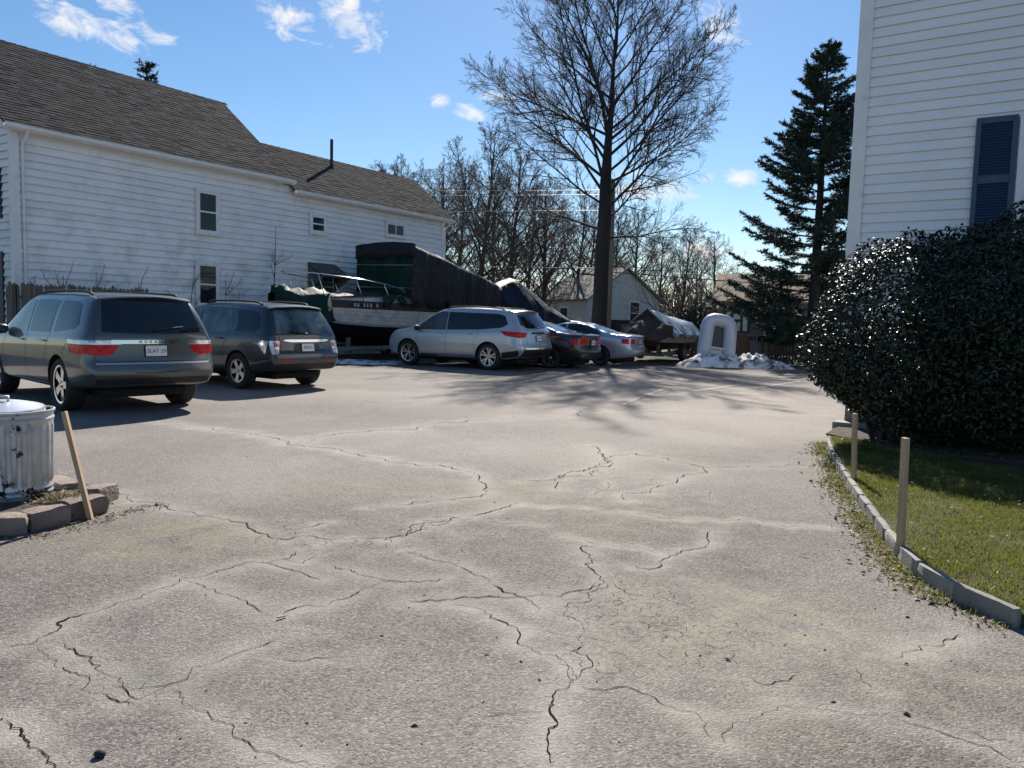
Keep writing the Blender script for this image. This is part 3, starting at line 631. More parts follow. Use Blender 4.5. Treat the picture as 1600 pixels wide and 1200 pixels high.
def car_body(sp, paintm):
    """closed body shell; local x forward from the rear axle, y left, z up"""
    xr0, xf0 = -sp['ro'], sp['wb'] + sp['fo']; ztop = interp(sp['top']); belt = interp(sp['belt'])
    rsh, fsh = interp(sp['rear']), interp(sp['front']); LR_, LF_ = sp.get('lr', 1.0), .8
    plan = interp([(xr0, sp.get('pr', .87)), (xr0 + .07, .94), (xr0 + .22, .98), (xr0 + .6, 1), (xf0 - .9, 1), (xf0 - .45, .965), (xf0 - .2, .90), (xf0 - .07, .82), (xf0, .70)])
    base_z = interp([(xr0, sp['zb'] + .10), (xr0 + .35, sp['zb'] + .05), (xr0 + .8, sp['zb']), (xf0 - .7, sp['zb']), (xf0, sp['zb'] + .06)])
    X = [xr0, xr0 + .025, xr0 + .08, xr0 + .18, xr0 + .34] + list(np.linspace(xr0 + .55, xf0 - .5, sp.get('nst', 17))) + [xf0 - .3, xf0 - .16, xf0 - .07, xf0 - .02, xf0]
    H = sp['H']; W2 = sp['W'] / 2; ks = (.62, .22, -.22, -.62)
    verts = []; nrow = None
    for x in X:
        fr = max(0, 1 - (x - xr0) / LR_); ff = max(0, 1 - (xf0 - x) / LF_)
        sft = lambda z: rsh(z) * fr ** 1.3 - fsh(z) * ff ** 1.3
        zt = ztop(x); zt = ztop(x + sft(zt)); zt = ztop(x + sft(zt))
        w = W2 * plan(x); zb = base_z(x); be = min(belt(x), zt - .06)
        tt = max(0., min(1., (zt - be - .06) / (H - belt(x) - .10)))
        wr = w * ((1 - tt) * .90 + tt * sp['roofw']); ed = (1 - tt) * .025 + tt * .085
        P = [(w * .84, zb), (w * .955, zb + .035), (w * .982, zb + .17), (w * .995, .60), (w, .70), (w * .998, .78), (w * .992, be - .10), (w * .972, be - .012), (w * .952, be + .02)]
        g0, g1 = P[-1], (wr, zt - ed)
        for u in (.35, .72): P.append((g0[0] + (g1[0] - g0[0]) * u + .018 * tt * math.sin(u * 3.14), g0[1] + (g1[1] - g0[1]) * u))
        P += [g1, (wr - .035 * (1 + tt), zt - ed * .42)]
        for i in range(1, len(P)):                       # keep rows in order where the body is low
            if P[i][1] < P[i - 1][1] + .004: P[i] = (P[i][0], P[i - 1][1] + .004)
        nrow = len(P); te = P[-1]; zte = max(zt, te[1] + .012)
        ring = [(y, z) for y, z in P] + [(te[0] * k, te[1] + (zte - te[1]) * (1 - k * k)) for k in ks] + [(-y, z) for y, z in reversed(P)] + [(P[0][0] * k, zb) for k in reversed(ks)]
        verts.append([(x + sft(z), y, z) for y, z in ring])
    mb = MB(); mb.sheet(verts, close=True); Rn = len(verts[0]); n0 = 0; nl = (len(X) - 1) * Rn
    for off, bul, flip in ((0, -sp.get('rb', .06), False), (nl, .14, True)):
        cols = [[off + i for i in range(nrow)]]
        lf = cols[0]; rt = [off + nrow + 4 + (nrow - 1 - i) for i in range(nrow)]
        for k, kk in enumerate(ks):
            col = []
            for i in range(nrow):
                if i == nrow - 1: col.append(off + nrow + k)
                elif i == 0: col.append(off + Rn - 1 - k)
                else:
                    a = Vector(mb.v[lf[i]]); col.append(len(mb.v)); mb.v.append((a.x + bul * (1 - kk * kk) * min(1, i / 2), a.y * kk, a.z))
            cols.append(col)
        cols.append(rt)
        for a, c_ in zip(cols[:-1], cols[1:]):
            for i in range(nrow - 1):
                f = (a[i], c_[i], c_[i + 1], a[i + 1]); mb.f.append(f if flip else f[::-1])
    me = mb.mesh('body'); bm = bmesh.new(); bm.from_mesh(me); bmesh.ops.recalc_face_normals(bm, faces=bm.faces); bm.to_mesh(me); bm.free()
    o = bpy.data.objects.new('body_tmp', me); COL.objects.link(o); me.materials.append(paintm)
    s_ = o.modifiers.new('s', 'SUBSURF'); s_.levels = 2; s_.render_levels = 2
    cut = MB(); r_ = sp['wr'] * 1.13
    for wx in (0, sp['wb']):
        for sg in (1, -1):
            y0, y1 = (W2 - .30, W2 + .2) if sg > 0 else (-W2 - .2, -W2 + .30)
            n = 40; o0 = len(cut.v)
            for yy in (y0, y1):
                for k in range(n): a = 2 * math.pi * k / n; cut.v.append((wx + r_ * math.cos(a), yy, sp['wr'] + r_ * math.sin(a)))
            cut.f += [tuple(o0 + k for k in range(n)), tuple(o0 + n + k for k in reversed(range(n)))] + [(o0 + k, o0 + n + k, o0 + n + (k + 1) % n, o0 + (k + 1) % n) for k in range(n)]
    cm_ = cut.mesh('cut'); bm = bmesh.new(); bm.from_mesh(cm_); bmesh.ops.recalc_face_normals(bm, faces=bm.faces); bm.to_mesh(cm_); bm.free()
    co = bpy.data.objects.new('cut_tmp', cm_); COL.objects.link(co); cm_.materials.append(DARKIN)
    bo = o.modifiers.new('b', 'BOOLEAN'); bo.object = co; bo.operation = 'DIFFERENCE'; bo.solver = 'EXACT'; bo.material_mode = 'TRANSFER'
    o.modifiers.remove(bo) if False else None
    dg = bpy.context.evaluated_depsgraph_get(); dg.update()
    out = bpy.data.meshes.new_from_object(o.evaluated_get(dg)); out.name = 'body'
    bo.show_viewport = False; bo.show_render = False; dg = bpy.context.evaluated_depsgraph_get(); dg.update()
    full = bpy.data.meshes.new_from_object(o.evaluated_get(dg))
    bvh = BVHTree.FromPolygons([v.co.copy() for v in full.vertices], [tuple(p.vertices) for p in full.polygons])
    bpy.data.objects.remove(o); bpy.data.objects.remove(co)
    out.polygons.foreach_set('use_smooth', [True] * len(out.polygons)); out.set_sharp_from_angle(angle=R(38))
    return out, bvh
AX = {'left': ((0, 2), Vector((0, -1, 0)), lambda a, b: Vector((a, 3, b))), 'right': ((0, 2), Vector((0, 1, 0)), lambda a, b: Vector((a, -3, b))),
      'rear': ((1, 2), Vector((1, 0, 0)), lambda a, b: Vector((-6, a, b))), 'front': ((1, 2), Vector((-1, 0, 0)), lambda a, b: Vector((12, a, b))), 'top': ((0, 1), Vector((0, 0, -1)), lambda a, b: Vector((a, b, 5)))}
def resample(poly, st):
    out = []
    for (a, b), (c_, d) in zip(poly, poly[1:] + poly[:1]):
        L = math.hypot(c_ - a, d - b); n = max(1, int(L / st)); out += [(a + (c_ - a) * k / n, b + (d - b) * k / n) for k in range(n)]
    return out
def rounded(poly, r=.04):
    out = []; n = len(poly)
    for i in range(n):
        p = Vector(poly[i]); a = Vector(poly[i - 1]); c_ = Vector(poly[(i + 1) % n]); da, dc = a - p, c_ - p
        ra, rc_ = min(r, da.length * .45), min(r, dc.length * .45); s0 = p + da.normalized() * ra; s1 = p + dc.normalized() * rc_
        for u in (0, .25, .5, .75, 1): out.append(tuple(s0 * (1 - u) ** 2 + p * 2 * u * (1 - u) + s1 * u * u))
    return out
def patch(mb, bvh, view, poly, off=.005, st=.05, deep=.012):
    """add a piece shaped like poly, laid on the body surface seen from one side"""
    _, d, org = AX[view]; bd = resample(poly, st); xs = [p[0] for p in bd]; ys = [p[1] for p in bd]; pts = [Vector(p) for p in bd]; nb = len(pts)
    for gx in np.arange(min(xs) + st * .5, max(xs), st):
        for gy in np.arange(min(ys) + st * .5, max(ys), st):
            ins = False
            for k in range(nb):
                (x1, y1), (x2, y2) = bd[k], bd[k - 1]
                if (y1 > gy) != (y2 > gy) and gx < (x2 - x1) * (gy - y1) / (y2 - y1) + x1: ins = not ins
            if ins and min((p - Vector((gx, gy))).length for p in pts[:nb]) > st * .45: pts.append(Vector((gx, gy)))
    vv, ee, ff, *_r = geometry.delaunay_2d_cdt(pts, [], [list(range(nb))], 1, 1e-5)
    hit = []
    for p in vv:
        h = bvh.ray_cast(org(p.x, p.y), d)
        hit.append(h[0] - d * off + h[1] * 0 if h[0] is not None else None)
    good = [h for h in hit if h is not None]
    if not good: return
    for i, h in enumerate(hit):
        if h is None:
            q = org(vv[i].x, vv[i].y); j = min(range(len(hit)), key=lambda k: 9e9 if hit[k] is None else (vv[k] - vv[i]).length); k_ = 'xyz'.index({'left': 'y', 'right': 'y', 'rear': 'x', 'front': 'x', 'top': 'z'}[view])
            q[k_] = hit[j][k_]; hit[i] = q
    o = len(mb.v); mb.v += [tuple(h) for h in hit]
    want = -d
    cnt = {}
    for f in ff:
        if len(f) < 3: continue
        a, b, c_ = (hit[i] for i in f[:3]); nr = (b - a).cross(c_ - a); f = list(f)
        if nr.dot(want) < 0: f.reverse()
        mb.f.append(tuple(o + i for i in f))
        for i, j in zip(f, f[1:] + f[:1]): cnt[(i, j)] = 1
    sk = {}
    for (i, j) in list(cnt):
        if (j, i) in cnt: continue
        for q in (i, j):
            if q not in sk: sk[q] = len(mb.v); mb.v.append(tuple(hit[q] + d * deep))
        mb.f.append((o + j, o + i, sk[i], sk[j]))
def strip(mb, bvh, view, pts, w=.008, off=.003, st=.05):
    """narrow line laid on the body"""
    _, d, org = AX[view]; P = []
    for (a, b), (c_, e) in zip(pts[:-1], pts[1:]):
        n = max(1, int(math.hypot(c_ - a, e - b) / st)); P += [(a + (c_ - a) * k / n, b + (e - b) * k / n) for k in range(n)]
    P.append(pts[-1]); rows = []
    for k, p in enumerate(P):
        a, b = Vector(P[max(0, k - 1)]), Vector(P[min(len(P) - 1, k + 1)]); t_ = (b - a).normalized(); n_ = Vector((-t_.y, t_.x)) * w / 2; row = []
        for q in (Vector(p) + n_, Vector(p) - n_):
            h = bvh.ray_cast(org(q.x, q.y), d)
            if h[0] is None: row = None; break
            row.append(h[0] - d * off)
        if row: rows.append(row)
    if len(rows) > 1:
        if view in ('right',): rows = [r[::-1] for r in rows]
        mb.sheet(rows)
def make_wheel(parent, x, y, r, rr, w, style, rimm):
    sg = 1 if y > 0 else -1
    prof = [(rr, -w * .42), (rr + .015, -w * .5), (rr + (r - rr) * .55, -w * .54), (r - .025, -w * .47), (r - .004, -w * .38), (r, -w * .2), (r, w * .2), (r - .004, w * .38), (r - .025, w * .47), (rr + (r - rr) * .55, w * .54), (rr + .015, w * .5), (rr, w * .42)]
    o = MB().lathe(prof, 40, 'y', closed=True).build('wheel', RUBBER, parent, smooth=True, angle=50); o.location = (x, y, r); o.rotation_euler = (0, random.uniform(0, 1), 0)
    f = w * .40 * sg; m_ = MB()
    m_.lathe([(rr + .006, f - .012 * sg), (rr + .004, f + .012 * sg), (rr - .022, f + .006 * sg), (rr - .03, f - .07 * sg), (rr - .03, -f)], 40, 'y')
    ns, wi, wo_, dbl = style
    for k in range(ns):
        a0 = 2 * math.pi * k / ns
        for dd in ((-.5, .5) if dbl else (0,)):
            a = a0 + dd * dbl; c_, s_ = math.cos(a), math.sin(a); a2 = a0 + dd * dbl * 1.5; c2, s2 = math.cos(a2), math.sin(a2)
            pts = []
            for rad, hw, dp, cc, ss in ((rr * .14, wi, -.012, c_, s_), (rr * .55, (wi + wo_) / 2 * .85, -.006, (c_ + c2) / 2, (s_ + s2) / 2), (rr * .97, wo_, .0, c2, s2)):
                for e in (-1, 1):
                    pts.append((cc * rad - ss * hw * e, f + dp * sg, ss * rad + cc * hw * e))
                for e in (-1, 1):
                    pts.append((cc * rad - ss * hw * e * .8, f + (dp - .035) * sg, ss * rad + cc * hw * e * .8))
            fs = []
            for q in (0, 4): fs += [(q, q + 1, q + 5, q + 4), (q, q + 4, q + 6, q + 2), (q + 1, q + 3, q + 7, q + 5)]
            m_.add(pts, fs)
    m_.lathe([(.001, f + .004 * sg), (rr * .13, f + .002 * sg), (rr * .2, f - .01 * sg), (rr * .2, f - .05 * sg)], 20, 'y')
    me = m_.mesh('rim'); bm = bmesh.new(); bm.from_mesh(me); bmesh.ops.recalc_face_normals(bm, faces=bm.faces); bm.to_mesh(me); bm.free()
    me.materials.append(rimm); q = bpy.data.objects.new('rim', me); link(q, o)
    MB().lathe([(.001, f - .075 * sg), (rr - .03, f - .075 * sg)], 30, 'y').build('brake_backing', DARKIN, o)
    return o
def make_car(name, label, group, sp, p_lr, fwd, pm, rimm):
    fwd = Vector((fwd[0], fwd[1], 0)).normalized(); lft = Vector((-fwd.y, fwd.x, 0)); tr = sp['track']
    org = Vector((p_lr.x, p_lr.y, 0)) - lft * (tr / 2)
    t_ = thing(name, label, 'car', org, math.atan2(fwd.y, fwd.x), group)
    me, bvh = car_body(sp, pm); o = bpy.data.objects.new('body', me); link(o, t_)
    W2 = sp['W'] / 2
    for wx in (0, sp['wb']):
        for sg in (1, -1): make_wheel(t_, wx, sg * tr / 2, sp['wr'], sp['rr'], sp['tw'], sp['spokes'], rimm)
    for nm, poly, mat_ in sp['side']:
        for v in ('left', 'right'):
            m_ = MB(); patch(m_, bvh, v, rounded(poly, sp.get('rnd', {}).get(nm, .035)), .004); m_.build(nm, mat_, t_, smooth=True, angle=40)
    for nm, view, poly, mat_, off in sp['face']:
        m_ = MB(); patch(m_, bvh, view, rounded(poly, .03), off); m_.build(nm, mat_, t_, smooth=True, angle=40)
    for nm, sidep, rearp, mat_ in sp['lights']:
        for sg, v in ((1, 'left'), (-1, 'right')):
            m_ = MB()
            if sidep: patch(m_, bvh, v, rounded(sidep, .02), .006, .035)
            if rearp: patch(m_, bvh, 'rear', rounded([(y * sg, z) for y, z in rearp], .02), .006, .035)
            m_.build(nm, mat_, t_, smooth=True, angle=50)
    for v, lns in (('left', sp['seams']), ('right', sp['seams']), ('rear', sp['rseams'])):
        for ln in lns: m_ = MB(); strip(m_, bvh, v, ln); m_.build('panel_gap', SEAM, t_)
    for v, sg in (('left', 1), ('right', -1)):
        for hx, hz in sp['handles']:
            h = bvh.ray_cast(Vector((hx, 3 * sg, hz)), Vector((0, -sg, 0)))[0]
            b_ = MB().tube([(hx - .10, h.y, hz), (hx - .085, h.y + .035 * sg, hz), (hx + .085, h.y + .035 * sg, hz + .003), (hx + .10, h.y, hz + .003)], .013, 8); b_.build('door_handle', sp.get('handlem', pm), t_, smooth=True)
        mx, mz = sp['mirror']; h = bvh.ray_cast(Vector((mx, 3 * sg, mz)), Vector((0, -sg, 0)))[0]
        b_ = MB(); rows = []
        for u, s_ in ((0, .35), (.04, .9), (.14, 1), (.21, .75), (.23, .3)):
            rows.append([(mx + .05 * math.cos(a) * s_ + .02 - .06 * u, h.y + sg * (u + .01), mz + .085 * math.sin(a) * s_) for a in np.linspace(0, 2 * math.pi, 12, endpoint=False)])
        b_.sheet(rows, close=True); b_.poly(rows[0]); b_.poly(rows[-1]); b_.build('mirror', sp.get('mirm', pm), t_, smooth=True)
        if sp.get('rails'):
            xa, xb, yy, hh = sp['rails']; P = []
            for u, lift in ((0, -.01), (.05, .75), (.12, 1), (.5, 1), (.88, 1), (.95, .75), (1, -.01)):
                xx = xa + (xb - xa) * u; hz = bvh.ray_cast(Vector((xx, yy * sg, 5)), Vector((0, 0, -1)))[0]; P.append((xx, yy * sg, hz.z + hh * lift))
            MB().tube(P, .019, 8).build('roof_rail', sp.get('railm', BLACK), t_, smooth=True)
    # plate
    pz, py, tx = sp['plate']; h = bvh.ray_cast(Vector((-6, py, pz)), Vector((1, 0, 0))); n_ = h[1]; lean = math.atan2(n_.z, -n_.x)
    pl = MB().box(-.006, .012, -.152, .152, -.076, .076).build('license_plate', PLATE, t_, bevel=.004); pl.location = h[0] + Vector((-.012, 0, 0)); pl.rotation_euler = (0, lean, 0)
    fr_ = MB(); 
    for a in ((-.162, -.152, -.086, .086), (.152, .162, -.086, .086), (-.152, .152, -.086, -.076), (-.152, .152, .076, .086)): fr_.box(-.010, .016, *a)
    fr_.build('plate_frame', BLACK, pl)
    Mt = Matrix.Translation((-.008, 0, -.005)) @ Matrix(((0, 0, -1, 0), (-1, 0, 0, 0), (0, 1, 0, 0), (0, 0, 0, 1)))
    if tx: text_mesh(tx, .076, 'plate_number', PLATE_TX, pl, Mt, .001, 1.0)
    else:                                    # number too blurred to read in the photograph: only its dark strokes
        for q in range(6): MB().box(-.009, -.0062, -.10 + .036 * q, -.10 + .036 * q + random.uniform(.010, .018), -.028, .030).build('plate_stroke', mk('blurred_ink', (.22, .21, .25), .5) if q == 0 else bpy.data.materials['blurred_ink'], pl)
    # rear wiper, spoiler, exhaust, underbody
    if sp.get('wiper'):
        wz, wy = sp['wiper']; q0 = bvh.ray_cast(Vector((-6, 0.02, wz)), Vector((1, 0, 0)))[0]; q1 = bvh.ray_cast(Vector((-6, wy, wz + .05)), Vector((1, 0, 0)))[0]
        MB().tube([q0 + Vector((-.02, 0, 0)), q0 + Vector((-.045, 0, .0)), q1 + Vector((-.03, 0, 0))], [.018, .012, .007], 6).build('rear_wiper', BLACK, t_)
    if sp.get('spoiler'):
        x0_, L_, hw, z_, th = sp['spoiler']; rows = []
        for y_ in np.linspace(-1, 1, 13):
            zz = z_ - .045 * y_ * y_; e = 1 - .25 * abs(y_) ** 5; xx = x0_ + .05 * y_ * y_
            rows.append([(xx + .14, y_ * hw, zz + .012), (xx, y_ * hw, zz + .012), (xx - L_ * .6 * e, y_ * hw, zz - .004), (xx - L_ * e, y_ * hw, zz - .022), (xx - L_ * e, y_ * hw, zz - .022 - th * .6), (xx - L_ * .4, y_ * hw, zz - th - .02), (xx + .14, y_ * hw, zz - th - .02)])
        b_ = MB(); b_.sheet(rows, close=True); b_.poly(rows[0]); b_.poly(rows[-1]); so_ = b_.build('spoiler', pm, t_, smooth=True, angle=45)
    for ey in sp.get('exhaust', ()):
        MB().lathe([(.038, -.12), (.038, .08), (.031, .08), (.031, -.10), (.001, -.10)], 16).build('exhaust', ALU, t_, smooth=True, angle=40).matrix_local = Matrix.Translation((-sp['ro'] + .16, ey, sp['zb'] + .04)) @ Matrix.Rotation(-math.pi / 2, 4, 'Y')
    MB().box(-sp['ro'] + .3, sp['wb'] + sp['fo'] - .3, -W2 * .62, W2 * .62, sp['zb'] - .07, sp['zb'] + .06).build('underbody', DARKIN, t_, bevel=.03)
    MB().tube([(0, -tr / 2, sp['wr']), (0, tr / 2, sp['wr'])], .05, 8).build('axle', DARKIN, t_)
    return t_, bvh
CARS = 'cars parked nose first along the house side'
# --- big grey SUV nearest the camera
sp = dict(ro=1.06, wb=3.04, fo=.98, W=1.93, H=1.745, track=1.62, wr=.385, rr=.275, tw=.26, zb=.30, roofw=.745, rb=.075, lr=1.15,
    top=[(-1.06, 1.68), (-.7, 1.70), (.2, 1.735), (1.3, 1.745), (1.75, 1.725), (2.05, 1.64), (2.75, 1.20), (2.9, 1.135), (3.5, 1.09), (3.85, 1.0), (4.02, .84)],
    belt=[(-1.06, 1.10), (0, 1.09), (2.2, 1.03), (3.0, 1.0), (4.0, .9)], rear=[(.3, .16), (.42, .05), (.6, .0), (.68, .0), (.735, .055), (.8, .065), (1.08, .075), (1.2, .10), (1.5, .25), (1.7, .38)],
    front=[(.3, .14), (.5, .0), (.7, .02), (.85, .06), (1.1, .2), (1.7, .2)], spokes=(5, .050, .068, 0),
    side=[('side_window', [(1.42, 1.115), (1.50, 1.60), (1.66, 1.625), (1.95, 1.56), (2.45, 1.22), (2.42, 1.085)], mk('front_door_glass', (.10, .13, .135), .04, var=.7, scale=2.5, spec=.7)), ('side_window', [(.42, 1.13), (.44, 1.60), (1.40, 1.615), (1.33, 1.115)], GLASS), ('side_window', [(-.50, 1.20), (-.62, 1.27), (-.46, 1.54), (-.3, 1.585), (.28, 1.60), (.26, 1.135)], GLASS),
        ('sill_trim', [(.55, .335), (.55, .365), (2.55, .365), (2.55, .335)], CHROME), ('sill_cladding', [(.44, .315), (.46, .345), (2.62, .345), (2.64, .315)], BLACK)],
    face=[('rear_window', 'rear', [(-.70, 1.17), (-.62, 1.60), (-.3, 1.625), (.3, 1.625), (.62, 1.60), (.70, 1.17), (.2, 1.145), (-.2, 1.145)], GLASS, .004), ('windshield', 'top', [(2.05, -.62), (2.02, 0), (2.05, .62), (2.72, .72), (2.80, 0), (2.72, -.72)], GLASS, .004),
        ('chrome_bar', 'rear', [(-.60, 1.005), (-.60, 1.06), (.60, 1.06), (.60, 1.005)], CHROME, .012), ('bumper_step', 'rear', [(-.80, .72), (-.80, .745), (.80, .745), (.80, .72)], ALU, .004), ('lower_valance', 'rear', [(-.80, .43), (-.80, .52), (.80, .52), (.80, .43)], BLACK, .004),
        ('grille', 'front', [(-.45, .72), (-.48, .95), (.48, .95), (.45, .72)], BLACK, .006)],
    lights=[('tail_light', [(-.93, .86), (-.93, .99), (-.42, .99), (-.52, .87)], [(.50, .99), (.90, .99), (.89, .86), (.66, .84), (.56, .88)], REDL), ('tail_trim', [(-.93, .995), (-.93, 1.05), (-.40, 1.05), (-.43, .995)], [(.46, .995), (.46, 1.055), (.90, 1.05), (.90, .995)], CLEARL)],
    seams=[[(1.41, .42), (1.41, 1.1), (1.47, 1.6)], [(.52, .80), (.38, 1.1), (.36, 1.6)], [(.42, .55), (.52, .80)], [(2.52, .42), (2.55, .8), (2.44, 1.1)], [(-.55, .98), (-.35, .98), (-.22, .86), (-.30, .70)]],
    rseams=[[(.80, 1.1), (.80, .78), (.72, .755), (-.72, .755), (-.80, .78), (-.80, 1.1)], [(-.3, .60), (.3, .60)]],
    handles=[(.62, 1.0), (1.62, .985)], handlem=CHROME, mirror=(2.42, 1.12), rails=(-.45, 1.65, .61, .045), railm=BLACK, plate=(.905, 0, '3LAT 29'), wiper=(1.20, -.42), spoiler=(-.66, .15, .66, 1.70, .03), exhaust=())
GREY = paint('grey_metallic', (.10, .105, .108), .6, .33)
plr, prr = G(108, 641), G(280, 630); rt_ = (prr - plr).normalized()
suv1, bv1 = make_car('parked_car', 'dark grey SUV nearest the camera, with a chrome bar across its tailgate', CARS, sp, plr, (-rt_.y, rt_.x), GREY, CHROME)
text_mesh('DURANGO', .052, 'badge', BLACK, suv1, Matrix.Translation(bv1.ray_cast(Vector((-6, 0, 1.032)), Vector((1, 0, 0)))[0] + Vector((-.016, 0, 0))) @ Matrix(((0, 0, -1, 0), (-1, 0, 0, 0), (0, 1, 0, 0), (0, 0, 0, 1))), .001, 2.3)
TEAL = mk('painted_reflection_glass', (.075, .105, .108), .04, var=.85, scale=2.6, spec=.7)  # opaque pane: bright view behind and cloud reflections painted into its colour
# --- dark blue-green SUV beside it
sp2 = dict(ro=.98, wb=2.86, fo=.95, W=1.81, H=1.70, track=1.57, wr=.355, rr=.225, tw=.235, zb=.28, roofw=.74, rb=.07, lr=1.15,
    top=[(-.98, 1.62), (-.6, 1.655), (.3, 1.70), (1.2, 1.70), (1.65, 1.67), (1.95, 1.58), (2.6, 1.16), (2.8, 1.10), (3.4, 1.03), (3.7, .94), (3.81, .8)],
    belt=[(-.98, 1.05), (0, 1.06), (2.0, 1.0), (3.0, .96), (3.8, .85)], rear=[(.3, .14), (.45, .03), (.6, .0), (.70, .0), (.745, .05), (.8, .06), (1.05, .075), (1.15, .10), (1.45, .28), (1.66, .42)],
    front=sp['front'], spokes=(5, .042, .055, 0),
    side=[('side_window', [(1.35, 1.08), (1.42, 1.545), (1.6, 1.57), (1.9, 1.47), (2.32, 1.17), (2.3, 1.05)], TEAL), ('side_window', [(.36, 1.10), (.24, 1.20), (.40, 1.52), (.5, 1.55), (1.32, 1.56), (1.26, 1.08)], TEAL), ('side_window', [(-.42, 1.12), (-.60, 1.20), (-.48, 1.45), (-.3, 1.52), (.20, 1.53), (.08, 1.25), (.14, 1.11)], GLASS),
        ('lower_cladding', [(.44, .30), (.44, .37), (2.42, .37), (2.42, .30)], BLACK)],
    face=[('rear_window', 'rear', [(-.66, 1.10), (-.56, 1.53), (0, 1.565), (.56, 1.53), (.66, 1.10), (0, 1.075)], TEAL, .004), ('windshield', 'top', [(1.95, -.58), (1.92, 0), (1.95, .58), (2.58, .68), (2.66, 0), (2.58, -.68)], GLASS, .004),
        ('chrome_bar', 'rear', [(-.56, .965), (-.40, .935), (.40, .935), (.56, .965), (.5, .985), (-.5, .985)], CHROME, .014), ('plate_recess', 'rear', [(-.33, .74), (-.30, .91), (.30, .91), (.33, .74)], mk('recess_paint', (.03, .036, .04), .5), .002),
        ('lower_valance', 'rear', [(-.74, .40), (-.74, .52), (.74, .52), (.74, .40)], BLACK, .004), ('reflector', 'rear', [(.42, .57), (.42, .60), (.60, .60), (.60, .57)], REDL, .005), ('reflector', 'rear', [(-.42, .57), (-.42, .60), (-.60, .60), (-.60, .57)], REDL, .005)],
    lights=[('tail_light', [(-.83, .70), (-.86, .96), (-.70, .96), (-.62, .90)], [(.62, .96), (.82, .96), (.80, .70), (.66, .72)], CLEARL), ('tail_lens', None, [(.64, .83), (.64, .945), (.74, .945), (.74, .83)], REDL), ('turn_lens', None, [(.66, .745), (.66, .80), (.74, .80), (.74, .745)], REDL)],
    seams=[[(1.34, .42), (1.34, 1.05), (1.39, 1.5)], [(.48, .75), (.30, 1.1)], [(.42, .52), (.48, .75)], [(2.38, .42), (2.42, .8), (2.3, 1.03)]], rseams=[[(.62, 1.07), (.60, .77), (-.60, .77), (-.62, 1.07)]],
    handles=[(.58, .97), (1.52, .95)], mirror=(2.30, 1.08), rails=(-.35, 1.45, .56, .05), railm=BLACK, plate=(.83, 0, None), wiper=(1.10, .40), spoiler=(-.58, .16, .62, 1.645, .03), exhaust=())
plr, prr = G(378, 607), G(482, 600); rt_ = (prr - plr).normalized()
make_car('parked_car', 'dark slate blue SUV with clear tail lights, second from the left', CARS, sp2, plr, (-rt_.y, rt_.x), paint('slate_metallic', (.030, .042, .055), .5, .33), ALU)
# --- silver SUV in front of the boat
sp3 = dict(ro=1.12, wb=2.90, fo=.96, W=1.96, H=1.80, track=1.66, wr=.385, rr=.265, tw=.25, zb=.28, roofw=.75, rb=.08, lr=1.2,
    top=[(-1.12, 1.70), (-.7, 1.735), (.3, 1.79), (1.2, 1.80), (1.7, 1.77), (2.0, 1.68), (2.72, 1.23), (2.9, 1.16), (3.5, 1.08), (3.75, .98), (3.86, .82)],
    belt=[(-1.12, 1.16), (-.4, 1.12), (1.0, 1.07), (2.2, 1.04), (3.0, 1.0), (3.86, .85)], rear=[(.3, .16), (.45, .05), (.6, .0), (.70, .0), (.76, .06), (.84, .07), (1.1, .09), (1.2, .13), (1.5, .33), (1.72, .48)],
    front=sp['front'], spokes=(5, .018, .026, .32),
    side=[('side_window', [(1.50, 1.105), (1.52, 1.635), (1.72, 1.65), (1.98, 1.58), (2.50, 1.24), (2.50, 1.10)], mk('clearer_glass', (.045, .06, .07), .03, var=.4, scale=2, spec=.7)), ('side_window', [(-.42, 1.22), (-.62, 1.32), (-.46, 1.56), (-.2, 1.61), (1.49, 1.64), (1.47, 1.11), (.3, 1.15)], GLASS),
        ('lower_cladding', [(.46, .30), (.46, .39), (2.44, .39), (2.44, .30)], BLACK), ('bumper_cladding', [(-1.0, .42), (-1.0, .60), (-.46, .52), (-.46, .36)], BLACK)],
    face=[('rear_window', 'rear', [(-.72, 1.30), (-.62, 1.60), (0, 1.64), (.62, 1.60), (.72, 1.30), (.5, 1.215), (-.5, 1.215)], GLASS, .004), ('windshield', 'top', [(2.0, -.62), (1.97, 0), (2.0, .62), (2.7, .72), (2.78, 0), (2.7, -.72)], GLASS, .004),
        ('trim_bar', 'rear', [(-.36, 1.055), (-.36, 1.11), (.36, 1.11), (.36, 1.055)], BLACK, .012), ('bumper_cladding', 'rear', [(-.86, .40), (-.80, .62), (.80, .62), (.86, .40)], BLACK, .006), ('bumper_trim', 'rear', [(-.80, .63), (-.70, .665), (.70, .665), (.80, .63)], CHROME, .008)],
    lights=[('tail_light', [(-1.0, .95), (-1.0, 1.11), (-.40, 1.13), (-.58, 1.0)], [(.58, 1.09), (.91, 1.12), (.91, .94), (.66, .97)], REDL)],
    seams=[[(1.48, .42), (1.48, 1.1)], [(.50, .78), (.34, 1.12)], [(.44, .5), (.50, .78)], [(2.55, .42), (2.58, .8), (2.48, 1.1)]], rseams=[[(.56, 1.2), (.62, .70), (-.62, .70), (-.56, 1.2)]],
    handles=[(.62, 1.02), (1.66, 1.0)], handlem=CHROME, mirror=(2.50, 1.14), mirm=BLACK, rails=(-.35, 1.7, .62, .05), railm=BLACK, plate=(.93, 0, None), spoiler=(-.58, .22, .68, 1.735, .03), wiper=(1.235, -.4))
plr, plf = G(765, 578), G(645, 570)
make_car('parked_car', 'silver SUV parked side-on in front of the boat', CARS, sp3, plr, (plf.x - plr.x, plf.y - plr.y), paint('silver_metallic', (.50, .52, .55), .55, .34), ALU)
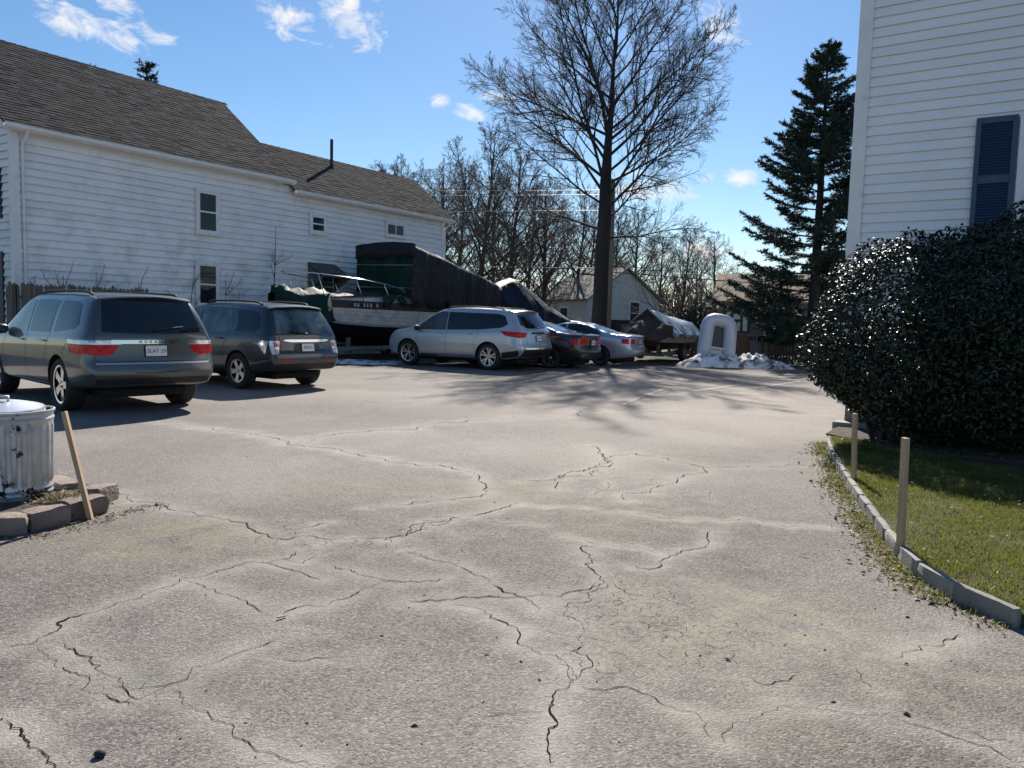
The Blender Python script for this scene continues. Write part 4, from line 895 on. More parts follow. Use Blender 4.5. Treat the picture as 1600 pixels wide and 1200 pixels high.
# --- sedans
def sedan(ro, wb, fo, W, H, rear_z, wrad):
    L0 = -ro
    return dict(ro=ro, wb=wb, fo=fo, W=W, H=H, track=W - .27, wr=wrad, rr=.225, tw=.22, zb=.20, roofw=.70, rb=.07, lr=.7, pr=.86,
        top=[(L0, rear_z - .02), (L0 + .12, rear_z), (L0 + .55, rear_z + .025), (-.22, rear_z + .06), (.25, H - .16), (.55, H - .04), (.9, H), (1.35, H), (1.7, H - .06), (2.35, .99), (2.5, .94), (wb + .4, .87), (wb + fo - .2, .76), (wb + fo, .62)],
        belt=[(L0, rear_z - .12), (0, rear_z - .07), (1.5, .93), (2.4, .88), (wb + fo, .7)], rear=[(.2, .12), (.35, .03), (.5, .0), (.62, .0), (.66, .05), (.75, .05), (rear_z - .05, .03), (rear_z, .02), (H, .02)], front=[(.2, .12), (.4, 0), (.6, .03), (.75, .1), (1.2, .2)],
        face=[('rear_window', 'top', [(-.20, -.56), (.40, -.50), (.47, 0), (.40, .50), (-.20, .56), (-.27, 0)], mk('pale_rear_glass', (.10, .13, .14), .05, var=.5, scale=2, spec=.7), .004), ('windshield', 'top', [(1.62, -.54), (1.57, 0), (1.62, .54), (2.3, .64), (2.38, 0), (2.3, -.64)], GLASS, .004), ('lower_valance', 'rear', [(-.70, .28), (-.72, .36), (.72, .36), (.70, .28)], BLACK, .004)],
        seams=[[(1.35, .34), (1.35, .93), (1.30, 1.3)], [(.42, .6), (.30, .95)], [(2.3, .34), (2.34, .85)]], rseams=[[(.62, rear_z - .02), (.60, .70), (-.60, .70), (-.62, rear_z - .02)]], handles=[(.50, .86), (1.5, .84)], mirror=(2.15, .97))
s4 = sedan(1.02, 2.78, .88, 1.82, 1.45, 1.07, .325); s4['spokes'] = (7, .018, .03, 0)
s4['side'] = [('side_window', [(-.02, 1.03), (.20, 1.10), (.36, 1.27), (.62, 1.36), (.98, 1.385), (1.22, 1.375), (1.24, .97), (.2, 1.005)], GLASS), ('side_window', [(1.31, .97), (1.29, 1.375), (1.5, 1.35), (1.75, 1.25), (2.12, 1.02), (2.1, .955)], GLASS)]
s4['lights'] = [('tail_light', [(-.90, .74), (-.90, .94), (-.72, .94), (-.70, .76)], [(.34, .93), (.80, .95), (.79, .74), (.34, .78)], REDL)]; s4['plate'] = (.80, 0, None)
prr = G(893, 572); fw = Vector((-.88, .475, 0)).normalized(); lft = Vector((-fw.y, fw.x, 0))
make_car('parked_car', 'black sedan squeezed between the silver SUV and the pale silver sedan', CARS, s4, prr + lft * s4['track'], fw, paint('black_paint', (.012, .012, .018), .2, .25), ALU)
s5 = sedan(1.08, 2.83, .85, 1.80, 1.435, 1.04, .33); s5['spokes'] = (10, .010, .014, 0)
s5['side'] = [('side_window', [(-.02, 1.015), (.06, 1.10), (.32, 1.27), (.6, 1.345), (.95, 1.37), (1.24, 1.36), (1.26, .96), (.2, .99)], GLASS), ('side_window', [(1.32, .96), (1.31, 1.355), (1.5, 1.335), (1.75, 1.24), (2.12, 1.01), (2.1, .945)], GLASS)]
s5['lights'] = [('tail_light', [(-.98, .74), (-.98, .91), (-.74, .91), (-.74, .76)], [(.46, .90), (.78, .91), (.77, .74), (.47, .75)], REDL), ('turn_lens', [(-.98, .915), (-.98, .945), (-.74, .94), (-.74, .915)], [(.56, .905), (.77, .93), (.77, .915)], CLEARL)]; s5['plate'] = (.82, 0, None)
fw = Vector((-.90, .436, 0)).normalized()
make_car('parked_car', 'pale silver-blue sedan at the right end of the row, by the tarped boat', CARS, s5, G(938, 571), fw, paint('ice_silver', (.42, .48, .56), .55, .32), mk('dull_alloy', (.16, .15, .15), .4, .8))
# ------------------------------------------------------------------ trees
class Tubes:                                # many tapered branch tubes gathered into one mesh
    def __init__(s): s.V = []; s.F = []; s.n = 0
    def add(s, P, Rr, k):
        P = np.asarray(P, float); m = len(P); Rr = np.asarray(Rr, float)
        T = np.gradient(P, axis=0); T /= np.maximum(1e-9, np.linalg.norm(T, axis=1))[:, None]
        ref = np.array([.31, .2, .93]) if abs(T[0, 2]) < .85 else np.array([.9, .3, .1])
        U = ref[None] - T * (T @ ref)[:, None]; U /= np.maximum(1e-6, np.linalg.norm(U, axis=1))[:, None]; B = np.cross(T, U)
        a = np.arange(k) * 2 * math.pi / k
        ring = P[:, None] + (U[:, None] * np.cos(a)[None, :, None] + B[:, None] * np.sin(a)[None, :, None]) * Rr[:, None, None]
        s.V.append(ring.reshape(-1, 3)); i = np.arange(m - 1)[:, None] * k; j = np.arange(k)[None]; j2 = (j + 1) % k
        s.F.append((np.stack([i + j, i + j2, i + k + j2, i + k + j], -1).reshape(-1, 4) + s.n)); s.n += m * k
    def build(s, name, mat, parent, smooth=True): return npmesh(name, np.concatenate(s.V), np.concatenate(s.F), mat, parent, smooth)
def bend_path(rs, p, d, L, n, wander, lift):
    P = [np.array(p, float)]; d = np.array(d, float)
    for k in range(n):
        d = d + np.array([rs.gauss(0, wander), rs.gauss(0, wander), rs.gauss(0, wander) + lift]); d /= np.linalg.norm(d); P.append(P[-1] + d * L / n)
    return np.array(P)
def side_dir(rs, d, ang):
    d = np.asarray(d) / np.linalg.norm(d); u = np.cross(d, [rs.gauss(0, 1), rs.gauss(0, 1), rs.gauss(0, 1)]); u /= max(1e-6, np.linalg.norm(u)); return d * math.cos(ang) + u * math.sin(ang)
def sub_branches(rs, tb, path, L, r, level, spec, minr):
    if level >= len(spec): return
    cnt, ratio, ang, wander, lift = spec[level]; m = len(path)
    cnt = max(2, int(cnt * rs.uniform(.75, 1.25)))
    for q in range(cnt):
        u = .18 + .82 * (q + rs.random()) / cnt; f = u * (m - 1); i = min(m - 2, int(f)); p = path[i] + (path[i + 1] - path[i]) * (f - i); d = path[i + 1] - path[i]
        l2 = L * ratio * (1.15 - .75 * u) * rs.uniform(.6, 1.25); r2 = max(minr, r * (1 - .75 * u) * .55)
        n = 4 if level == 0 else (3 if level == 1 else 2)
        pp = bend_path(rs, p, side_dir(rs, d, ang * rs.uniform(.7, 1.3)), l2, n, wander, lift)
        tb.add(pp, np.linspace(r2, max(minr * .55, r2 * .3), n + 1), 5 if level == 0 else 3)
        sub_branches(rs, tb, pp, l2, r2, level + 1, spec, minr)
def bare_tree(name, label, cat, group, loc, H, trunk_r, limbs, spec, seed, minr=.008, lean=(0, 0), limb_k=.015, taper=.85, prof=None, mats=(BARK, TWIG)):
    rs = random.Random(seed); t_ = thing(name, label, cat, loc, 0, group)
    tk = Tubes(); n = 22; z = np.linspace(-.1, H, n); wob = H * .010
    tp = np.stack([lean[0] * z / H + np.cumsum([rs.gauss(0, wob * .25) for _ in range(n)]) * (z / H), lean[1] * z / H + np.cumsum([rs.gauss(0, wob * .25) for _ in range(n)]) * (z / H), z], 1)
    tr_ = (trunk_r * np.clip(1 - z / H, 0, 1) ** taper + .012) if prof is None else np.interp(z, *zip(*prof)); tr_[0] *= 1.45; tr_[1] *= 1.12
    tk.add(tp, tr_, 12); tk.build('trunk', mats[0], t_)
    lb = Tubes(); br = Tubes()
    for h, L, az, pol, curve in limbs(rs):
        f = h / H * (n - 1) ; i = min(n - 2, int(f)); p = tp[i] + (tp[i + 1] - tp[i]) * (f - i); r0 = min(tr_[i] * .62, limb_k * L + .012)
        d = (math.cos(az) * math.sin(pol), math.sin(az) * math.sin(pol), math.cos(pol))
        pp = bend_path(rs, p, d, L, 9, .07, curve); lb.add(pp, .010 + (r0 - .010) * np.linspace(1, 0, 10) ** 1.25, 7)
        sub_branches(rs, br, pp, L, r0, 0, spec, minr)
    lb.build('limbs', mats[0], t_); o = br.build('crown', mats[1], t_); return t_
TD = 40.0
def big_limbs(rs):                           # limbs reach out to a rounded crown
    out = []; k = 0; h = 4.7; C_ = Vector((.15, 0, 10.8)); RC = 6.3
    while h < 15.2:
        az = k * 2.399 + rs.uniform(-.35, .35); u = (h - 4.7) / 10.5
        pol = R(max(20, 70 - 34 * min(1, u * 1.3) + rs.uniform(-20, 14))); d = Vector((math.cos(az) * math.sin(pol), math.sin(az) * math.sin(pol), math.cos(pol)))
        p_ = Vector((.1, 0, h)) - C_; b_ = p_.dot(d); L = -b_ + math.sqrt(max(.2, b_ * b_ - (p_.length_squared - RC * RC))); L = max(1.6, L * rs.uniform(.86, 1.0))
        if h < 5.8: L = rs.uniform(3.8, 5.6); pol = R(rs.uniform(64, 84))
        out.append((h, L, az, pol, .012 if h < 5.8 else .022)); k += 1; h += .22 if 5.6 < h < 9.5 else .40
    return out
big = bare_tree('bare_tree', 'tall bare deciduous tree with a thick straight trunk behind the silver sedan', 'tree', None, (AT(936, 480, TD).x, TD, 0), 16.6, .36, big_limbs, [(20, .40, .62, .09, .03), (11, .42, .65, .12, .015), (7, .55, .65, .15, .0)], 11, .0056, lean=(.35, .2), limb_k=.0082, prof=[(0, .38), (1, .33), (5, .29), (7, .24), (8.5, .17), (10, .11), (13, .05), (16.6, .01)])
big.scale = (1.2, 1.2, 1.2)
# background trees: three kinds copied along the back
def bg_limbs(H, lo):
    def f(rs):
        out = []; h = lo; k = 0
        while h < H * .93:
            u = (h - lo) / (H - lo); out.append((h, (H - h) * .66 * rs.uniform(.7, 1.15) + .9 * H / 12, k * 2.4 + rs.uniform(-.5, .5), R(rs.uniform(36, 74) * (1 - .25 * u)), .06)); h += H * .034; k += 1
        return out
    return f
BGB = mk('far_bark', (.055, .047, .043), .9); BGT = mk('far_fine_twigs', (.075, .064, .058), .9)
BSP = [(10, .5, .7, .13, .03), (7, .5, .75, .16, .02), (5, .6, .75, .18, .0)]
spots = [(745, 50, 13.2, 'A'), (640, 58, 12.6, 'B'), (688, 54, 11.6, 'C'), (790, 47, 11.4, 'B'), (850, 52, 10.6, 'C'), (895, 58, 10.8, 'A'), (612, 66, 14.0, 'C'), (715, 64, 13.6, 'A'), (820, 62, 12.0, 'B'), (770, 68, 13.4, 'C'), (915, 66, 11.0, 'B'),
         (1062, 40, 6.2, 'A'), (1120, 52, 7.2, 'B'), (1030, 62, 8.2, 'C'), (990, 60, 10.0, 'A'), (962, 70, 11.2, 'C'), (1088, 58, 6.8, 'C')]
desc = ['bare tree with a dark forked crown just right of the white house', 'bare tree showing above the lower roof end of the long house', 'slim bare tree close behind the house gable end', 'bare tree leaning over the blue tarped boat', 'thin bare tree between the blue tarp and the big trunk', 'bare tree directly left of the big trunk', 'pale bare tree farthest left, just topping the lower roof', 'bare tree behind the forked tree right of the house', 'distant bare tree above the dip between the two dark tarps', 'farthest bare tree behind the first dark tarp', 'distant bare tree half hidden by the big trunk on its left',
        'slender bare tree between the small white house and the spruce', 'crooked bare tree left of the tan house roof', 'low bare tree beyond the silver tarped boat', 'bare tree rising behind the small white house gable', 'distant bare tree just right of the big trunk', 'small bare tree over the far hedge left of the standing dinghy']
protos = {}
for k, ((px, dep, H, kd), ds) in enumerate(zip(spots, desc)):
    p = AT(px, 480, dep)
    if kd not in protos:
        protos[kd] = (bare_tree('bare_tree', ds, 'tree', 'bare trees along the back', (p.x, dep, 0), H, .20, bg_limbs(H, H * .14), BSP, 30 + k, .0095, lean=(random.uniform(-1, 1), 0), limb_k=.0125, mats=(BGB, BGT)), H); continue
    src, h0 = protos[kd]; c_ = copy_tree(src); c_.location = (p.x, dep, 0); s_ = H / h0; c_.scale = (s_, s_, s_); c_.rotation_euler = (0, 0, random.uniform(0, 6.28)); c_['label'] = ds
# distant wooded rise
wd = Tubes(); rs = random.Random(5)
for k in range(900):
    x = rs.uniform(-90, 120); y = rs.uniform(150, 230); h = rs.uniform(6, 10) + 2 * math.sin(x * .07)
    wd.add(np.array([(x, y, 0), (x + rs.gauss(0, .5), y, h * .5), (x + rs.gauss(0, 1), y, h)]), [.3, .2, .04], 3)
    for q in range(7):
        z0 = h * rs.uniform(.3, .85); a = rs.uniform(-1, 1); wd.add(np.array([(x, y, z0), (x + a * 1.6, y + rs.gauss(0, 1), z0 + rs.uniform(.6, 2))]), [.14, .05], 3)
tag(wd.build('woods', mk('far_twigs', (.085, .07, .07), .9), None, False), 'distant brown wood along the horizon', 'wood', kind='stuff')

# ------------------------------------------------------------------ spruce
NEED = mk('spruce_needles', (.026, .050, .038), .6, var=.4, scale=2.0, island=.5, spec=.3)
def needles(P, D, L, W, rs):                 # P centres, D directions: narrow two-sided blades
    n = len(P); D = D / np.linalg.norm(D, axis=1)[:, None]; U = np.cross(D, rs.normal(size=(n, 3))); U /= np.maximum(1e-6, np.linalg.norm(U, axis=1))[:, None]
    a = P - U * W[:, None]; b = P + U * W[:, None]; c_ = P + D * L[:, None]
    return np.stack([a, b, c_], 1).reshape(-1, 3)
def spruce(name, label, group, loc, H, rad, seed, bare_low=0.0, dens=1.0, top_only=None):
    rs = random.Random(seed); nr = np.random.default_rng(seed); t_ = thing(name, label, 'tree', loc, 0, group)
    tk = Tubes(); z = np.linspace(-.1, H, 14); tk.add(np.stack([z * 0, z * 0, z], 1), .24 * np.clip(1 - z / H, 0, 1) * H / 12 + .015, 10); tk.build('trunk', BARK, t_)
    br = Tubes(); ctr = []; dr = []; h = bare_low + .25
    while h < H - .12:
        u = h / H; n = 6 if u < .8 else 5
        for k in range(n):
            if rs.random() < .10: continue
            az = rs.random() * 6.28; prof = (1 - u) ** .85
            L = rad * prof * rs.uniform(.72, 1.15) + .18; droop = -.30 + .75 * u
            m_ = 8; s_ = np.linspace(0, 1, m_); zz = h + L * (droop * s_ * .75 + .34 * s_ ** 2.2 * (1 - u * .4)) ; rr = L * s_
            jit = np.cumsum(nr.normal(0, .02, m_)) * L * .5
            P = np.stack([math.cos(az) * rr - math.sin(az) * jit, math.sin(az) * rr + math.cos(az) * jit, zz], 1)
            br.add(P, np.linspace(.022 + .012 * L * .5, .006, m_), 4)
            ns = int((6 + 11 * L) * dens)
            for q in range(ns):
                f = .22 + .78 * (q + rs.random()) / ns; i = min(m_ - 2, int(f * (m_ - 1))); p = P[i] + (P[i + 1] - P[i]) * (f * (m_ - 1) - i); d = P[i + 1] - P[i]; d /= np.linalg.norm(d)
                sd = (1 if q % 2 else -1); lat = np.array([-d[1], d[0], 0]) * sd; l2 = (.16 + .26 * L * (1 - f) + .08) * rs.uniform(.6, 1.2)
                dd = d * .65 + lat * .75 + np.array([0, 0, rs.uniform(-.45, .12)]); dd /= np.linalg.norm(dd)
                e = p + dd * l2; br.add(np.array([p, e]), [.007, .003], 3)
                nn = int((10 + 52 * l2) * dens); tt = nr.random(nn); ctr.append(p + (e - p) * tt[:, None]); dr.append(dd[None] * .9 + nr.normal(0, .75, (nn, 3)))
            nn = int(26 * L * dens) + 8; tt = .25 + .75 * nr.random(nn); ii = np.minimum((tt * (m_ - 1)).astype(int), m_ - 2); ctr.append(P[ii] + (P[ii + 1] - P[ii]) * (tt * (m_ - 1) - ii)[:, None]); dr.append((P[ii + 1] - P[ii]) * 4 + nr.normal(0, .7, (nn, 3)))
        h += (.34 if u < .6 else .24) * H / 12
    nn = 160; zt = H - 1.0 * nr.random(nn) ** 1.6; ctr.append(np.stack([nr.normal(0, .03, nn), nr.normal(0, .03, nn), zt], 1)); dr.append(nr.normal(0, .8, (nn, 3)) + np.array([0, 0, .8]))
    br.build('branches', BARK, t_); C = np.concatenate(ctr); D = np.concatenate(dr); n = len(C)
    V_ = needles(C, D, nr.uniform(.09, .16, n), nr.uniform(.013, .024, n), nr); o = npmesh('crown', V_, np.arange(3 * n).reshape(-1, 3), NEED, t_); return t_
SD = 30.0
p = AT(1272, 470, SD); spruce('spruce_tree', 'tall dark green spruce with drooping branches beside the white house corner', None, (p.x, SD, 0), 11.9, 3.9, 4, .9, 1.15)
for px, dep, H, rd, sd_, lb in ((138, 36, 12.25, 2.0, 8, 'tip of an evergreen barely showing over the left part of the house ridge'), (233, 34, 11.85, 1.8, 9, 'evergreen top poking over the house ridge near its right end')):
    p = AT(px, 400, dep); spruce('evergreen_tree', lb, 'evergreens behind the long house', (p.x, dep, 0), H, rd, sd_, 6.5, .6)

# ------------------------------------------------------------------ glossy evergreen bush by the house
LEAF = mk('glossy_leaf', (.014, .027, .013), .42, var=.35, scale=3, island=.6, spec=.40)
def leaf_mesh(C, Nn, L, W, nr):              # folded diamond leaves
    n = len(C); Nn = Nn / np.linalg.norm(Nn, axis=1)[:, None]; T = np.cross(Nn, nr.normal(size=(n, 3))); T /= np.maximum(1e-6, np.linalg.norm(T, axis=1))[:, None]; S = np.cross(Nn, T)
    fold = Nn * (W * .28)[:, None]; a = C - T * L[:, None]; b = C + S * W[:, None] + fold - T * (L * .1)[:, None]; c_ = C + T * L[:, None] - Nn * (L * .25)[:, None]; d = C - S * W[:, None] + fold - T * (L * .1)[:, None]
    V_ = np.stack([a, b, c_, d], 1).reshape(-1, 3); i = np.arange(n)[:, None] * 4; F_ = np.concatenate([i + [[0, 1, 2]], i + [[0, 2, 3]]], 0); return V_, F_
def bush(name, label, group, loc, lobes, count, seed, L=(.026, .042), mat=LEAF, clip=None, stems=7, depth=.34):
    nr = np.random.default_rng(seed); t_ = thing(name, label, 'bush', loc, 0, group); C = []; Nn = []
    wt = np.array([a[3] * a[5] for a in lobes]); wt /= wt.sum()
    for (cx, cy, cz, rx, ry, rz), w_ in zip(lobes, wt):
        n = int(count * w_); d = nr.normal(size=(n, 3)); d /= np.linalg.norm(d, axis=1)[:, None]
        lump = 1 + .05 * np.sin(d[:, 0] * 5 + cx * 3) * np.cos(d[:, 2] * 6 + 1) + .035 * np.sin(d[:, 1] * 11 + d[:, 2] * 9) + .03 * np.sin(d[:, 0] * 17 + d[:, 2] * 13)
        rad = lump * (1 - depth * nr.random(n) ** 2.0) + (nr.random(n) < .012) * nr.uniform(0, .07, n)
        C.append(np.array([cx, cy, cz]) + d * rad[:, None] * np.array([rx, ry, rz])); Nn.append(d * .6 + nr.normal(0, .5, (n, 3)) + np.array([-.08, 0, .35]))
    C = np.concatenate(C); Nn = np.concatenate(Nn); ok = C[:, 2] > .08
    if clip is not None: ok &= clip(C)
    C, Nn = C[ok], Nn[ok]; n = len(C); l_ = nr.uniform(*L, n)
    V_, F_ = leaf_mesh(C, Nn, l_, l_ * nr.uniform(.42, .6, n), nr); npmesh('foliage', V_, F_, mat, t_)
    st = Tubes(); rs = random.Random(seed)
    for cx, cy, cz, rx, ry, rz in lobes:
        for k in range(stems):
            a = rs.random() * 6.28; e = np.array([cx + math.cos(a) * rx * .7, cy + math.sin(a) * ry * .7, cz + rz * rs.uniform(.1, .8)]); p0 = np.array([cx + rs.gauss(0, .18), cy + rs.gauss(0, .18), 0]); mdl = (p0 + e) / 2 + np.array([0, 0, -.15]); st.add(np.array([p0, mdl, e]), [.035, .026, .01], 6)
            for q in range(5): f = mdl + (e - mdl) * rs.random(); st.add(np.array([f, f + np.array([rs.gauss(0, .35), rs.gauss(0, .35), rs.uniform(.05, .5)])]), [.012, .004], 4)
    st.build('stems', BARK, t_); return t_
bc = Vector((5.36, 9.45, 0))
def wallclip(C):
    q = (np.array([bc.x, bc.y, 0]) + C - np.array(B0)); return q @ np.array(NR) < -.06
bush('evergreen_bush', 'huge rounded dark glossy evergreen bush in front of the white house', None, (bc.x, bc.y, 0), [(-.22, .1, 1.42, 1.50, 1.15, 1.27), (.75, -.45, 1.55, 1.55, 1.15, 1.33), (2.1, -1.2, 1.35, 1.5, 1.1, 1.18), (-.55, .1, 1.0, 1.1, .9, .62), (.9, -.4, .75, 1.6, .8, .65)], 120000, 21, L=(.022, .037), clip=wallclip, depth=.22)
HED = mk('hedge_leaf', (.012, .02, .014), .6, island=.5)
p = AT(1092, 500, 36); bush('evergreen_bush', 'dark evergreen hedge shrub behind the fence left of the standing dinghy', None, (p.x, 36, 0), [(0, 0, 1.2, 1.1, .9, 1.1), (-.6, .2, .9, .9, .8, .9)], 5000, 22, L=(.05, .09), mat=HED)

# ------------------------------------------------------------------ small bare growth by the long house
def sapling(px0, py0, off, H, n, seed, label, name='sapling', r=.022, spread=.8, cat='sapling'):
    x_, _z = WL(px0, py0, off); rs = random.Random(seed); base_ = A0 + UH * x_ - NH * off; t_ = thing(name, label, cat, (base_.x, base_.y, 0))
    st = Tubes(); pp = bend_path(rs, (0, 0, -.02), (0, 0, 1), H, 10, .02, .03); st.add(pp, np.linspace(r, .006, 11), 6); st.build('stem', TWIG, t_)
    tb = Tubes()
    for k in range(n):
        i = rs.randint(2, 8); q = bend_path(rs, pp[i], (UH.x * rs.choice((-1, 1)) * rs.uniform(.4, 1), UH.y * rs.choice((-1, 1)) * .8, rs.uniform(.3, 1.2)), H * rs.uniform(.15, .34) * spread, 4, .16, .05); tb.add(q, np.linspace(.011, .004, 5), 4); sub_branches(rs, tb, q, H * .22, .009, 0, [(5, .45, .7, .15, .02)], .004)
    tb.build('twigs', TWIG, t_)
sapling(422, 480, .5, 4.4, 10, 3, 'thin bare sapling against the white clapboards between the two windows', r=.03)
for k, (px, H, lb) in enumerate(((40, 2.0, 'tangle of bare vine at the far left house corner above the fence'), (95, 2.35, 'bare shrub twigs above the fence behind the grey SUV'), (150, 2.5, 'upright bare twigs over the fence behind the grey SUV roof'), (222, 2.3, 'thin bare twigs at the right end of the picket fence'), (296, 2.9, 'leafless vine climbing left of the lower window'), (350, 2.5, 'leafless vine stems right of the lower window'), (470, 2.0, 'bare twigs by the entry hood'))):
    sapling(px, 470, .35, H, 12, 50 + k, lb, 'bare_shrub', .014, 1.5, 'shrub')
# ------------------------------------------------------------------ picket fence in front of the long house
def fence(name, label, a, b, H, pw=.095, gap=.012, seed=0, mat=WOODG, pointed=True, group=None):
    a = Vector(a); b = Vector(b); d = b - a; L = d.length; t_ = thing(name, label, 'fence', a, math.atan2(d.y, d.x), group); rs = random.Random(seed)
    ms = []
    for v in range(3):
        m_ = MB(); tip = .06 if pointed else .002; pts = [(0, 0), (pw, 0), (pw, H - tip), (pw * .5, H), (0, H - tip)]
        m_.add([(x, -.011, z) for x, z in pts] + [(x, .011, z) for x, z in pts], [(0, 1, 2, 3, 4), (9, 8, 7, 6, 5)] + [(i, (i + 1) % 5 + 0, (i + 1) % 5 + 5, i + 5)[::-1] for i in range(5)]); me = m_.mesh('picket'); me.materials.append(mat); ms.append(me)
    n = int(L / (pw + gap))
    for k in range(n):
        o = shared('picket', ms[k % 3], t_, (k * (pw + gap), 0, rs.gauss(0, .012)), (0, rs.gauss(0, .008), 0), (1, 1, rs.uniform(.988, 1.012)))
    for z in (.35, H - .4): MB().box(0, L, .013, .06, z, z + .09).build('rail', mat, t_)
    for x in np.arange(0.05, L, 2.4): MB().box(x, x + .09, .061, .15, -.05, H - .1).build('post', mat, t_)
    return t_
fA = A0 - UH * .8 - NH * 1.3; fB = A0 + UH * (WL(236, 470, 1.3)[0]) - NH * 1.3
fence('picket_fence', 'weathered grey picket fence behind the dark grey SUV', (fA.x, fA.y, 0), (fB.x, fB.y, 0), 2.06, seed=1)
q0, q1 = AT(868, 500, 40), AT(912, 500, 39); fence('picket_fence', 'short grey board fence left of the big trunk', (q0.x, q0.y, 0), (q1.x, q1.y, 0), 1.6, seed=2, pointed=False, mat=mk('grey_boards', (.20, .22, .23), .85, var=.3, objvar=.3))
q0, q1 = AT(1078, 520, 33.5), AT(1330, 520, 31.5); fence('picket_fence', 'brown picket fence along the back behind the snow pile', (q0.x, q0.y, 0), (q1.x, q1.y, 0), 1.05, .085, .03, 3, mk('brown_pickets', (.085, .06, .045), .85, var=.35, objvar=.4))

# ------------------------------------------------------------------ tarps and boats
def tarp_mat(name, col, rough=.45): return mk(name, col, rough + .12, var=.25, scale=1.6, bump=.6, bscale=5, bdist=.06, spec=.16, dirt=tuple(x * 1.6 + .01 for x in col), dscale=1.5, dlo=.5, dhi=.75)
TARPD = tarp_mat('dark_tarp', (.022, .023, .026), .42); TARPG = tarp_mat('dark_green_tarp', (.006, .032, .024), .5); TARPB = tarp_mat('navy_tarp', (.014, .019, .03), .42); TARPS = tarp_mat('silver_blue_tarp', (.17, .23, .30), .32); TARPBR = tarp_mat('brown_tarp', (.05, .036, .032), .6)
HULLW = mk('old_gelcoat', (.50, .49, .47), .45, var=.12, scale=2, dirt=(.26, .24, .21), dscale=3, dlo=.5, dhi=.75); HULLB = mk('black_bottom', (.008, .008, .010), .6, var=.3)
def drape(name, prof, xs, mat, parent, amp=.05, freq=7, seed=0, hem=.08):
    """cloth hung over a frame: prof(x) gives the half outline (y,z) from one hem over the top to the other"""
    nr = random.Random(seed); ph = [nr.uniform(0, 6.28) for _ in range(6)]; rows = []
    for x in xs:
        P = prof(x); n = 5; out = []
        for (y0, z0), (y1, z1) in zip(P[:-1], P[1:]):
            for k in range(n): u = k / n; out.append((y0 + (y1 - y0) * u, z0 + (z1 - z0) * u))
        out.append(P[-1]); zt = max(z for _, z in out); row = []
        for y, z in out:
            dn = min(1, (zt - z) / .9); w_ = amp * dn * (math.sin(x * freq + ph[0]) + .6 * math.sin(x * freq * 2.17 + ph[1] + z) + .4 * math.sin(x * freq * .43 + ph[2]) + .35 * math.sin(x * freq * 3.9 + ph[3] - z * 2))
            sag = -.025 * (1 + math.sin(x * 2.9 + ph[4])) * (1 - dn); hz = hem * math.sin(x * 5.3 + ph[5]) * (1 if (y, z) in (out[0], out[-1]) else 0)
            row.append((x + .03 * math.sin(z * 3 + x * 9) * dn, y + w_ * (1 if y > 0 else -1), z + sag + hz))
        rows.append(row)
    return MB().sheet(rows).build(name, mat, parent, smooth=True, solid=.012)
def hull(parent, L, B, zk, zc, zg, flare=.9, mat_t=HULLW, mat_b=HULLB, bow_rise=.25, name='hull'):
    """V hull, bow at x=0; keel zk, chine zc, gunwale zg"""
    st = [(0, .02, 1), (.04, .18, .75), (.10, .40, .5), (.2, .66, .25), (.35, .88, .08), (.55, .98, 0), (.8, 1, 0), (1, .97, 0)]
    top, bot, deck = [], [], []
    for u, w_, rise in st:
        x = u * L; hb = B / 2 * w_; g = zg + bow_rise * (1 - u) ** 2; c_ = zc + rise * (g - zc) * .55; kz = zk + rise * (c_ - zk) * .9; hc = hb * flare; xo = -.0
        sec = lambda pts: [(x, y, z) for y, z in pts]
        top.append(sec([(-hb, g), (-hb * .99, g - .1), (-(hc + hb) / 2, (c_ + g) / 2), (-hc, c_)])); bot.append(sec([(-hc, c_), (-hc * .55, (c_ + kz) / 2 - .03), (0, kz), (hc * .55, (c_ + kz) / 2 - .03), (hc, c_)])); deck.append(sec([(-hb + .01, g - .02), (-hb * .5, g + .07), (0, g + .10), (hb * .5, g + .07), (hb - .01, g - .02)]))
    h = MB().sheet(bot); h.poly(bot[-1]); ho = h.build(name, mat_b, parent, smooth=True, angle=35)
    s = MB(); s.sheet(top); s.sheet([[(x, -y, z) for x, y, z in reversed(r)] for r in top]); s.poly([*top[-1], *[(x, -y, z) for x, y, z in reversed(top[-1])]]); s.build('topsides', mat_t, parent, smooth=True, angle=35)
    MB().sheet(deck).build('deck', mat_t, parent, smooth=True)
    return top
bo = A0 + UH * (WL(497, 520, 2.5)[0] - 1.5) - NH * 2.45
b1 = thing('cabin_cruiser', 'white and black cabin cruiser on a trailer under a tall dark tarp shelter', 'boat', (bo.x, bo.y, 0), RZL)
tp = hull(b1, 9.6, 2.5, .42, 1.05, 1.84, bow_rise=.12)
for zf in (.42, .58, .74, .88):                     # lapped topside planks: raised strakes on the near side
    rows = []
    for r in tp:
        a, c_ = Vector(r[0]), Vector(r[3]); q = a + (c_ - a) * zf; rows.append([q + Vector((0, -.004, .012)), q + Vector((0, -.02, 0)), q + Vector((0, -.004, -.004))])
    MB().sheet(rows).build('strake', HULLW, b1)
MB().sheet([[Vector(r[0]) + Vector((0, -.012, .03)), Vector(r[0]) + Vector((0, -.03, 0)), Vector(r[0]) + Vector((0, -.026, -.20)), Vector(r[0]) + Vector((0, -.002, -.22))] for r in tp]).build('rub_rail', BLACK, b1)
MB().sheet([[Vector(r[3]) + Vector((0, -.006, .07)), Vector(r[3]) + Vector((0, -.014, .06)), Vector(r[3]) + Vector((0, -.014, -.0))] for r in tp]).build('boot_stripe', mk('grey_stripe', (.25, .25, .25), .5), b1)
cab = MB(); rows = []
